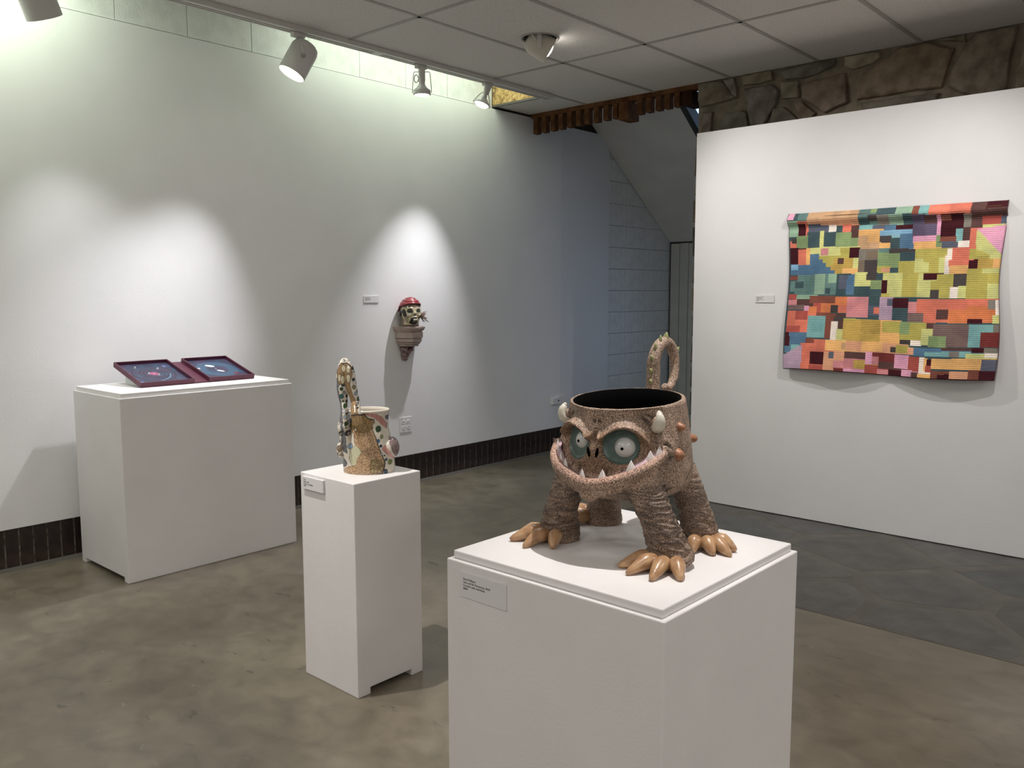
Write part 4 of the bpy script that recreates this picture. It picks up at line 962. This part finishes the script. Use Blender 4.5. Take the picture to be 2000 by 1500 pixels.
dip = thing('painted_board', 'pair of hinged maroon trays holding dark blue planet paintings on the wide pedestal', 'artwork', (-4.39, 2.23, TZ))
tray(1.910, 2.200, True, dip); tray(2.282, 2.552, False, dip)
ang = math.atan2(.089, .306); g = Geo(); g.box((-.316, -.045, 0), (0, .045, .006))
o = obj('hinge_spine', g, M_maroon, dip); o.matrix_local = Matrix.Translation((-4.237 + 4.39, 2.241 - 2.23, .001)) @ Matrix.Rotation(ang, 4, 'Y')
st_ = thing('wedge_stand', 'white wedge stand propping up the maroon trays', 'stand', (-4.37, 2.23, TZ))
g = Geo(); g.prism([(.128, .0), (.128, .0005), (-.10, .0660), (-.10, 0)], 1, -.29, .29); o = obj('wedge', g, mat('clear_wedge', (.62, .68, .64), .2), st_); o.data.flip_normals()

# ------------------------------------------------------------------ sculpted head on a wall bracket
hb = thing('head_bracket', 'fluted pinkish clay wall bracket with a gnarled tip', 'bracket', (XL, 4.050, .93))
hb.scale = (.94, .94, 1)
M_cl2 = mat('rose_clay', (.46, .365, .325), .55, (.29, .215, .19), 9, 1, .25, 50)
_nt = M_cl2.node_tree
def ring(xw, yw, z, n=28):   # half-round plan against the wall
    out = []
    for k in range(n + 1):
        a = -PI / 2 + PI * k / n; cx_ = abs(math.cos(a)) ** .75; cy_ = math.copysign(abs(math.sin(a)) ** .75, math.sin(a)); out.append((xw * cx_, yw * cy_, z))
    return out
def bracket(name, prof, facet=0):
    V = []; n = 28
    for i, (xw, yw, z) in enumerate(prof):
        for k, p in enumerate(ring(xw, yw, z, n)):
            jt = 1 + .02 * noise.noise(Vector((p[0] * 20, p[1] * 20, z * 70))); V.append((p[0] * jt, p[1] * jt, z))
    m = n + 1; F = [(j * m + k, (j + 1) * m + k, (j + 1) * m + k + 1, j * m + k + 1) for j in range(len(prof) - 1) for k in range(n)]
    F.append(tuple(range(m))); F.append(tuple(range((len(prof) - 1) * m, len(prof) * m))[::-1])
    F.append(tuple(j * m for j in range(len(prof)))); 
    return Geo().add(V, F)
obj('shelf', bracket('shelf', [(.165, .112, .235), (.172, .118, .232), (.173, .118, .222), (.168, .114, .214), (.160, .108, .205), (.146, .098, .197), (.143, .096, .190)]), M_cl2, hb, smooth=True).data.set_sharp_from_angle(angle=R(50))
obj('fluted_block', Geo().prism([(0, -.098), (.10, -.098), (.148, -.045), (.148, .050), (.10, .098), (0, .098)], 2, .150, .191), M_cl2, hb, bevel=.004)
obj('fluted_block', Geo().prism([(0, -.090), (.095, -.090), (.140, -.040), (.140, .045), (.095, .090), (0, .090)], 2, .122, .149), M_cl2, hb, bevel=.005)
obj('fluted_block', Geo().prism([(0, -.082), (.088, -.082), (.128, -.038), (.128, .040), (.088, .080), (0, .080)], 2, .108, .121), M_cl2, hb, bevel=.004)
V = []; 
g = Geo(); g.prism([(0, -.076), (.08, -.076), (.118, -.034), (.118, .034), (.08, .072), (0, .072)], 2, .092, .109); obj('fluted_block', g, M_cl2, hb, bevel=.006)
g = Geo(); rr_ = random.Random(4)
for k in range(46):
    u = rr_.random(); z_ = .088 - u * .092; w = (1 - u) * .052 + .012
    g.ball((rr_.uniform(.012, w * 1.25), rr_.uniform(-w, w * .8) - .018 * u, z_), rr_.uniform(.009, .018), 12, 8)
gm = voxel(g, .0035, 1); link('gnarled_tip', gm, mat('gnarl', (.20, .125, .12), .6, (.30, .20, .19), 60, 1, .6, 90), hb, smooth=True)

hd = thing('clown_head', 'ceramic head with red cap and black and white painted face on the wall bracket', 'sculpture', (XL + .088, 4.032, 1.166), R(-18)); hd.scale = (1.05, 1.08, 1.03)
#
# skull, face looks along +X
g = Geo(); g.ball((-.004, 0, .098), (.078, .070, .092), 40, 28); g.ball((.015, 0, .050), (.056, .052, .046), 32, 20)
g.lathe([(.058, .0), (.060, .02), (.058, .05)], 32, Matrix.Translation((-.012, 0, 0)))
g.ball((.062, 0, .088), (.014, .010, .013), 16, 12)                                  # nose
g.tube([(.058, 0, .118), (.068, 0, .100), (.074, 0, .088)], [.007, .008, .009], 12)
for s in (-1, 1):
    g.tube([(.066, s * .008, .122), (.062, s * .026, .126), (.048, s * .044, .120)], [.006, .008, .005], 10)   # brows
    g.ball((.050, s * .030, .078), (.018, .019, .017), 18, 12)                        # cheeks
    g.ball((-.006, s * .071, .090), (.013, .007, .020), 16, 12)                       # ears
g.ball((.064, 0, .030), (.014, .016, .012), 16, 12)                                   # chin
g.tube([(.062, -.020, .060), (.073, -.008, .066), (.074, .008, .066), (.062, .020, .060)], [.004, .0055, .0055, .004], 10)
g.tube([(.062, -.020, .056), (.073, -.008, .047), (.073, .008, .047), (.062, .020, .056)], [.004, .006, .006, .004], 10)
hm = voxel(g, .0020, 2); co = coords(hm); x, y, z = co.T
set_coords(hm, co)
c = np.tile(np.array(srgb(112, 94, 82)), (len(co), 1)); facem = (x > .012) & (z < .130) & (z > .012); c[facem] = np.array(srgb(196, 184, 152))
nn = np.array([noise.noise(Vector((a * 42, b * 42, d * 42))) for a, b, d in co])
def dab(cx, cy, cz, rx, ry, rz, col, nzk=.5):
    q = ((x - cx) / rx) ** 2 + ((y - cy) / ry) ** 2 + ((z - cz) / rz) ** 2; m_ = q < 1 + nn * nzk; c[m_] = np.array(srgb(*col))
dab(.058, -.030, .104, .03, .019, .017, (22, 20, 20)); dab(.060, .030, .108, .03, .018, .011, (34, 44, 34)); dab(.060, -.032, .090, .022, .016, .005, (215, 214, 206), .2)
dab(.064, 0, .078, .03, .015, .006, (26, 22, 20), .9); dab(.068, 0, .056, .02, .017, .0045, (30, 18, 18), .1); dab(.045, -.048, .052, .02, .012, .03, (150, 140, 112), .3)
dab(.072, 0, .066, .010, .018, .005, (214, 208, 196), .1); dab(.072, 0, .046, .010, .018, .005, (220, 214, 204), .1)
dab(.055, .0, .028, .03, .030, .012, (36, 30, 26), 1.2); dab(.050, -.018, .045, .03, .010, .016, (30, 24, 22), 1.3); dab(.040, .045, .060, .03, .014, .026, (40, 34, 30), 1.4)
dab(.03, -.058, .088, .02, .015, .03, (30, 24, 24), 1); dab(-.006, -.072, .088, .022, .016, .024, (18, 16, 17), .3); dab(-.006, .072, .088, .022, .016, .024, (18, 16, 17), .3)
m_ = (x < .015) & (z < .06) & (nn > -.1); c[m_] = np.array(srgb(128, 108, 96))
set_paint(hm, c); link('head', hm, paint_material('head_glaze', .25, coat=.2), hd, smooth=True)
for s in (-1, 1):
    g = Geo(); g.ball((.0605, s * .029, .106), (.009, .011, .008), 18, 12); e_ = obj('eye', g, mat('dark_eye', (.03, .03, .025), .15, coat=.5), hd, smooth=True)
# cap: top and back of the head with folds
def capf(u, v):
    a = 2 * PI * u; ph = PI / 2 * (1 - v * 1.0); 
    lim = .40 + .22 * math.cos(a) if math.cos(a) > 0 else .40 - .62 * (-math.cos(a))
    ph = PI / 2 - (PI / 2 - lim) * v
    fold = 1 + .018 * math.sin(ph * 22 + 1.5 * math.cos(a)) * (1 if v > .15 else v / .15)
    return ((-.004 + .083 * math.cos(ph) * math.cos(a)) * fold, .0745 * math.cos(ph) * math.sin(a) * fold, .098 + .097 * math.sin(ph) * fold)
g = Geo(); g.grid(capf, 64, 28, closed_u=True); o = obj('red_cap', g, mat('red_cap_glaze', srgb(150, 44, 50), .3, srgb(112, 34, 40), 18, coat=.3), hd, smooth=True); o['label'] = 'red folded cap'
md = o.modifiers.new('s', 'SOLIDIFY'); md.thickness = .006
# twiggy tuft by the far cheek
g = Geo(); rr_ = random.Random(9)
for k in range(26):
    a = Vector((.040, .050, .072)) ; b = a + Vector((rr_.uniform(-.02, .03), rr_.uniform(.015, .055), rr_.uniform(-.045, .03))); m1 = a.lerp(b, .5) + Vector((rr_.uniform(-.01, .01), 0, rr_.uniform(-.012, .012)))
    g.tube([a, m1, b], [.004, .0028, .0016], 6); g.ball(b, .0030, 8, 6)
obj('tuft', g, mat('tuft_clay', (.20, .13, .10), .6), hd, smooth=True)

# ------------------------------------------------------------------ patchwork quilt: every patch is a piece of its own
quilt = thing('patchwork_quilt', 'large multicoloured patchwork quilt hanging on the right display wall', 'quilt', (-1.664, 5.038, .936))
PAL = dict(MR=(64, 22, 30), DB=(86, 58, 56), BR=(124, 68, 56), CO=(210, 108, 86), OR=(204, 112, 66), PE=(214, 152, 116), RO=(196, 122, 128), PK=(208, 144, 176), LV=(168, 142, 166), PU=(88, 78, 104), TE=(58, 80, 86), TL=(88, 122, 118), SE=(128, 160, 136), GR=(122, 146, 96), LG=(186, 188, 114), YE=(172, 162, 74), GO=(176, 144, 66), TN=(186, 146, 108), BL=(74, 110, 142), LB=(122, 168, 184), SB=(116, 164, 198), WH=(220, 208, 200), GY=(122, 116, 108), SL=(84, 90, 108), CH=(68, 62, 62), AM=(218, 164, 96), RD=(168, 74, 66), DR=(120, 48, 46), TP=(112, 98, 84), MV=(118, 94, 92), TQ=(112, 164, 166))
HOM = [0.0008367296351124207, 1.872060467663976e-05, -0.17527369613337423, 5.713975064537502e-05, -0.0009913746736972553, 1.2070086646827711, 0.00012713704487833847, -2.807857687218675e-05]
def uvq(x, y):
    d = HOM[6] * x + HOM[7] * y + 1; return ((HOM[0] * x + HOM[1] * y + HOM[2]) / d, (HOM[3] * x + HOM[4] * y + HOM[5]) / d)
Q = """
205 200 330 255 TE;330 182 665 275 PE;330 182 665 228 TN;205 200 245 245 PK;272 190 330 248 TL;420 178 468 206 PU;520 176 600 216 TN;665 162 790 275 TL;744 156 790 190 GR;790 150 920 200 TE;920 142 1030 200 SE;665 225 735 275 TE;730 203 792 240 CH;792 205 870 275 GY;870 200 968 268 SE;965 192 1032 265 TE;1028 137 1076 207 BR;1076 133 1140 203 TQ;1140 120 1280 200 CO;1280 110 1418 190 CO;1418 103 1520 205 DB;1520 98 1645 152 MR;1520 150 1640 208 DB
210 252 268 352 SE;268 252 330 352 CO;266 268 312 350 MR;330 270 410 330 SL;322 320 408 428 TE;405 275 435 428 LG;408 275 436 310 WH;436 275 462 322 SL;462 275 515 322 WH;515 275 556 320 TE;556 270 612 325 CO;608 272 668 370 MR;612 275 660 362 DB;436 322 517 415 TE;515 322 612 425 GR;612 362 662 425 GR;212 352 260 430 CO;212 355 252 385 RD;222 368 252 398 CH;252 350 325 430 GR
665 275 760 305 TQ;755 272 840 308 SL;840 270 916 305 BL;914 268 1030 300 MR;665 302 825 385 AM;660 345 735 430 TN;735 385 805 430 TN;725 335 812 385 AM;805 305 1030 345 SB;850 338 945 362 LB;805 345 882 388 CH;805 388 880 425 AM;875 358 948 430 TE;942 328 1030 430 BL;908 408 935 430 AM
1030 205 1110 350 PU;1110 205 1192 350 PU;1105 212 1192 255 DB;1030 345 1180 385 PK;1030 380 1182 432 AM;1190 202 1216 350 PK;1182 340 1215 420 GR;1216 195 1365 350 MR;1220 200 1280 238 BR;1365 192 1418 290 GY;1316 290 1360 380 TQ;1360 285 1412 375 DB;1212 345 1318 385 BR;1192 382 1300 420 SL;1190 385 1220 425 BL;1298 380 1328 415 SE;1328 375 1410 415 WH;1410 272 1448 420 CO;1418 200 1490 285 DB;1488 208 1610 265 RD;1605 205 1640 265 SL;1448 265 1640 460 LG;1448 268 1485 300 PK;1450 282 1638 390 PK;1560 385 1630 440 PK
212 430 268 540 MR;265 440 318 540 CO;315 460 342 540 AM;318 430 345 475 AM;342 430 670 600 YE;342 430 545 480 LG;416 432 465 476 RO;545 425 605 460 YE;606 425 670 492 MR;500 500 635 560 GO;530 496 566 536 DB;632 495 670 580 LG;480 545 560 600 GO;560 565 640 602 AM;640 550 670 590 WH;342 470 400 540 BL;385 505 425 605 BL;420 530 450 605 BL;450 555 480 605 BL;480 580 510 605 BL;212 542 262 585 SB;260 542 342 612 BL;208 580 262 612 BL;336 540 396 606 MR
668 430 798 512 GY;715 445 795 500 TP;668 512 712 600 TP;705 510 788 590 CH;785 475 820 545 TE;795 435 935 560 GR;815 455 935 555 GR;788 545 880 590 YE;820 560 876 588 PE;875 558 932 590 TE;800 430 880 455 TL;868 432 1000 455 CH;940 450 1042 515 TE;932 515 1040 592 YE;995 430 1045 450 LG;1042 430 1100 500 YE;1042 500 1140 590 LG;1100 430 1205 520 YE;1138 500 1205 590 YE;1205 430 1250 520 YE;1200 485 1265 590 LG;1240 475 1270 595 WH;1255 430 1292 500 WH;1290 422 1410 545 CO;1270 500 1405 545 CO;1270 540 1400 598 AM;1410 430 1452 495 YE;1450 435 1548 490 YE;1455 438 1510 465 RO;1450 480 1550 500 TP;1402 500 1472 562 MR;1470 492 1575 560 GO;1572 490 1625 555 AM;1548 450 1622 492 LG;1395 562 1500 590 YE;1500 560 1620 595 LG;1400 498 1440 505 YE
208 610 530 745 TL;208 615 258 642 BR;258 610 345 650 TL;208 650 300 735 TL;240 655 310 700 TE;300 655 376 740 TL;376 600 470 740 SE;450 600 530 735 TL;470 600 530 660 SE;528 600 605 745 TE;545 612 600 700 SL;600 605 650 650 BL;595 640 648 740 BL;570 595 625 612 WH;645 592 728 682 LG;725 590 790 640 CH;690 590 730 600 CH;785 592 830 640 TE;645 682 745 745 TE;748 640 825 745 GR;745 700 815 748 TE;822 638 856 732 MR;830 592 960 640 LG;856 640 965 755 LG;820 730 870 758 YE;960 592 1060 750 YE;965 595 1065 640 YE;1060 640 1148 755 LG;1065 592 1100 650 LG;1098 592 1192 636 MR;1192 598 1300 700 YE;1150 640 1215 705 YE;1146 702 1208 758 CH;1208 680 1275 760 YE;1302 598 1392 680 CH;1275 682 1330 760 WH;1330 680 1388 760 LG;1390 592 1540 762 YE;1540 592 1618 680 YE;1535 660 1612 765 LG;450 700 485 740 TE;245 710 275 735 TL;300 705 330 730 TE;208 720 240 740 TL
205 740 255 775 RD;205 770 228 785 MR;205 778 262 808 RO;255 745 345 775 SE;262 770 370 845 DB;205 808 310 845 MV;310 818 345 848 PK;345 750 515 800 BR;370 745 395 860 RD;385 755 515 800 BR;370 800 425 875 RD;425 800 490 862 OR;345 820 395 865 OR;515 752 610 865 CO;520 755 610 810 OR;490 810 540 862 CH;205 845 265 905 CO;262 850 340 990 CO;205 900 262 960 CO;205 945 290 990 RD;260 850 338 908 RD;395 862 492 905 BR;488 865 530 890 OR;530 870 590 912 DB;515 885 580 920 CH;538 905 580 968 DB;600 755 740 892 RO;620 760 738 830 RO;740 750 812 812 TE;738 812 775 880 SL;775 822 812 865 CO;735 878 805 908 TE;812 755 898 830 LV;860 765 898 812 SL;808 825 895 912 LV;898 757 1002 822 MR;893 822 998 915 TE;1000 760 1075 784 TE;998 782 1090 860 RO;1060 765 1535 925 CO;1090 790 1190 925 CO;1188 835 1270 902 DB;1270 830 1390 925 OR;1390 810 1540 925 OR;1395 770 1530 812 CO;1535 770 1582 835 GY;1582 770 1605 880 WH;1540 835 1560 925 OR;1555 870 1602 930 LG;1392 895 1488 928 MR;995 855 1102 918 MV
340 882 465 1028 TQ;345 885 462 905 TQ;380 884 412 900 SL;412 884 465 898 SE;462 885 502 1035 BR;500 915 538 1042 WH;538 970 580 1045 LG;578 900 950 1050 GO;580 895 655 915 YE;690 905 820 1000 GO;815 905 950 1060 AM;830 910 945 990 YE;672 984 704 1012 CH;600 990 660 1045 GO;945 912 1100 1035 YE;945 912 1010 1000 GR;1010 920 1098 1030 YE;948 1030 1025 1064 CH;1022 1032 1092 1072 WH;1098 925 1130 960 RD;1128 925 1175 958 DB;1092 960 1180 1072 LG;1175 928 1258 1020 MV;1256 930 1265 1085 GR;1264 932 1408 1085 MV;1140 1010 1258 1082 GR;1140 1015 1200 1080 GR;1408 935 1560 1090 TQ;1558 938 1598 985 GY;1478 988 1595 1088 DR
198 990 228 1078 MR;226 992 335 1085 BL;225 990 330 1020 BL;195 1078 240 1125 BL;238 1068 295 1110 TQ;330 1032 392 1065 BR;392 1035 470 1120 CO;310 1060 400 1240 CO;300 1060 340 1150 CO;470 1040 600 1115 AM;570 1062 640 1108 TN;600 1045 830 1120 PE;700 1050 830 1115 AM;830 1060 1000 1130 PE;882 1080 918 1118 CH;918 1065 1010 1125 YE;1000 1078 1120 1135 PE;1060 1078 1155 1110 SL;1040 1085 1200 1140 BL;1155 1080 1198 1112 SL;1115 1110 1200 1140 TQ;1198 1085 1235 1140 DB;1232 1085 1390 1110 DB;1200 1110 1240 1150 BR;1236 1110 1280 1148 TQ;1280 1112 1350 1150 GY;1345 1110 1390 1150 TQ;1390 1090 1428 1125 GY;1425 1092 1498 1122 MR;1498 1095 1585 1125 GY;1385 1125 1502 1160 LG;1502 1125 1570 1160 WH;1568 1120 1585 1165 YE
182 1130 310 1232 LV;300 1120 375 1240 CO;370 1120 462 1208 MR;360 1205 448 1245 RD;462 1115 530 1250 PE;492 1120 530 1165 SL;528 1118 600 1235 RO;528 1115 600 1180 PE;596 1118 728 1168 DB;594 1165 658 1230 RO;656 1170 728 1230 GO;726 1118 770 1200 PK;768 1120 810 1148 DR;766 1148 810 1200 RO;808 1120 915 1185 DR;805 1180 908 1230 DB;910 1130 1010 1225 PK;1008 1140 1085 1240 RD;1082 1145 1118 1270 WH;1115 1150 1135 1235 AM;1132 1158 1168 1200 MR;1128 1198 1165 1240 RD;1166 1150 1485 1235 AM;1300 1150 1480 1200 AM;1485 1165 1580 1245 SL;526 1228 592 1255 DR;590 1230 730 1262 PK;724 1200 768 1262 RD;764 1222 800 1252 DR;798 1228 872 1265 RO;870 1230 962 1272 MR;960 1225 1035 1278 PK;1030 1242 1078 1280 DB;1075 1250 1165 1285 AM;1160 1232 1290 1290 BR;1205 1250 1290 1295 MR;1210 1235 1255 1262 RD;1288 1235 1408 1295 PE;1405 1232 1480 1300 BR;1475 1242 1580 1310 MR
"""
NU, NV = 232, 188
own = np.full((NV, NU), -1, int); ucs = (np.arange(NU) + .5) / NU; vcs = (np.arange(NV) + .5) / NV
plist = []
for tok in Q.replace('\n', ';').split(';'):
    t_ = tok.split()
    if len(t_) != 5: continue
    x0, y0, x1, y1 = map(float, t_[:4]); u0, v1 = uvq(x0, y0); u1, v0 = uvq(x1, y1)
    mu = (ucs > u0) & (ucs < u1); mv = (vcs > v0) & (vcs < v1); own[np.ix_(mv, mu)] = len(plist); plist.append(t_[4])
# slanted seams: three-cornered pieces
UU, VV = np.meshgrid(ucs, vcs)
for tri, c_ in (([(342, 468), (512, 603), (342, 603)], 'BL'), ([(1448, 300), (1610, 440), (1555, 470), (1448, 430)], 'LG'), ([(1448, 292), (1650, 262), (1632, 470)], 'PK'), ([(185, 1140), (312, 1070), (302, 1232), (180, 1230)], 'LV'), ([(805, 345), (850, 350), (885, 388), (805, 388)], 'CH'), ([(205, 252), (248, 202), (205, 200)], 'PK')):
    pl_ = [uvq(*p) for p in tri]; m_ = inpoly(pl_, UU.ravel(), VV.ravel()).reshape(UU.shape); own[m_] = len(plist); plist.append(c_)
own[own < 0] = 0
# split into connected pieces, drop slivers
def comps():
    lab = np.full((NV, NU), -1, int); n = 0; sizes = []; src = []
    for i in range(NV):
        for j in range(NU):
            if lab[i, j] >= 0: continue
            st = [(i, j)]; lab[i, j] = n; c = 0; k = own[i, j]
            while st:
                a, b = st.pop(); c += 1
                for da, db in ((1, 0), (-1, 0), (0, 1), (0, -1)):
                    p, q = a + da, b + db
                    if 0 <= p < NV and 0 <= q < NU and lab[p, q] < 0 and own[p, q] == k: lab[p, q] = n; st.append((p, q))
            sizes.append(c); src.append(k); n += 1
    return lab, np.array(sizes), src
for _ in range(3):
    lab, sizes, src = comps()
    for i in range(NV):
        for j in range(NU):
            if sizes[lab[i, j]] < 34: own[i, j] = own[i, j - 1] if j else own[max(0, i - 1), j]
lab, sizes, src = comps(); plist = [plist[k] for k in src]; own = lab
def stand(u, v):
    s = .012 + .030 * math.exp(-((v - .955) / .030) ** 2) - .006 * math.exp(-((v - .90) / .02) ** 2)
    w = (1 - v) ** 1.6
    s += w * (.012 + .052 * math.sin(PI * min(1, max(0, u / .56))) ** 1.2 * (u < .56) + .055 * math.sin(PI * min(1, max(0, (u - .50) / .62))) ** 1.1 * (u >= .50) + .022 * math.exp(-(u / .08) ** 2))
    s += .005 * math.sin(u * 9 + 2 * v) * math.sin(v * 7 + 1)
    return s
WQ, HQ = 1.162, .940
gridp = np.zeros((NV + 1, NU + 1, 3))
for j in range(NV + 1):
    for i in range(NU + 1):
        u, v = i / NU, j / NV
        wv = .5 * noise.noise(Vector((u * 9, v * 40, 0)))
        rel = -.0016 * (j % 2 == 0) - .0014 * (i % 2 == 0)
        edge = -.008 * (i in (0, NU) or j in (0, NV))
        x = (u - .5) * WQ + .010 * (math.sin(v * 8) * (1 if u > .5 else -.6)) * (abs(u - .5) * 2) ** 4 - (.5 - u) * .0 
        x += (.012 if u < .5 else .004) * (v - .5) * -1 * 0
        z = v * HQ + .006 * math.sin(u * 7) * (1 - v) ** 2 + wv * .0025
        gridp[j, i] = (x, -(stand(u, v) + rel + edge), z)
qrnd = random.Random(12)
for k, c_ in enumerate(plist):
    js, is_ = np.where(own == k)
    if len(js) < 6: continue
    idx = {}; V = []; F = []
    def vid(j, i):
        if (j, i) not in idx: idx[(j, i)] = len(V); V.append(tuple(gridp[j, i]))
        return idx[(j, i)]
    for j, i in zip(js.tolist(), is_.tolist()): F.append((vid(j, i), vid(j, i + 1), vid(j + 1, i + 1), vid(j + 1, i)))
    g = Geo(); g.add(V, F); o = obj('patch', g, M_fabric, quilt); s_ = qrnd.uniform(.90, 1.08); pc = PAL[c_]; lm_ = .3 * pc[0] + .59 * pc[1] + .11 * pc[2]; col = srgb(*[min(245, (q + (lm_ - q) * .16) * 1.07 + 5) for q in pc]); o.color = (*[min(1, q * s_) for q in col], 1)
# backing cloth and binding
V = []; F = []
bk = gridp.copy(); bk[:, :, 1] += .0045
V = [tuple(p) for p in bk[::2, ::2].reshape(-1, 3)]; nj, ni = bk[::2, ::2].shape[:2]
F = [(j * ni + i, (j + 1) * ni + i, (j + 1) * ni + i + 1, j * ni + i + 1) for j in range(nj - 1) for i in range(ni - 1)]
obj('backing', Geo().add(V, F), mat('backing_cloth', (.30, .16, .17), .9), quilt, smooth=True)
for name_, pts in (('binding', [tuple(gridp[0, i] + np.array((0, .001, 0))) for i in range(0, NU + 1, 4)]), ('binding', [tuple(gridp[j, 0] + np.array((0, .001, 0))) for j in range(0, NV + 1, 4)]), ('binding', [tuple(gridp[j, NU] + np.array((0, .001, 0))) for j in range(0, NV + 1, 4)])):
    g = Geo(); g.tube(pts, .0028, 6); obj(name_, g, mat('binding_cloth', (.13, .075, .085), .9), quilt, smooth=True)
g = Geo(); g.box((-.57, -.030, .885), (.57, -.012, .915)); obj('hanging_slat', g, M_wood, quilt)
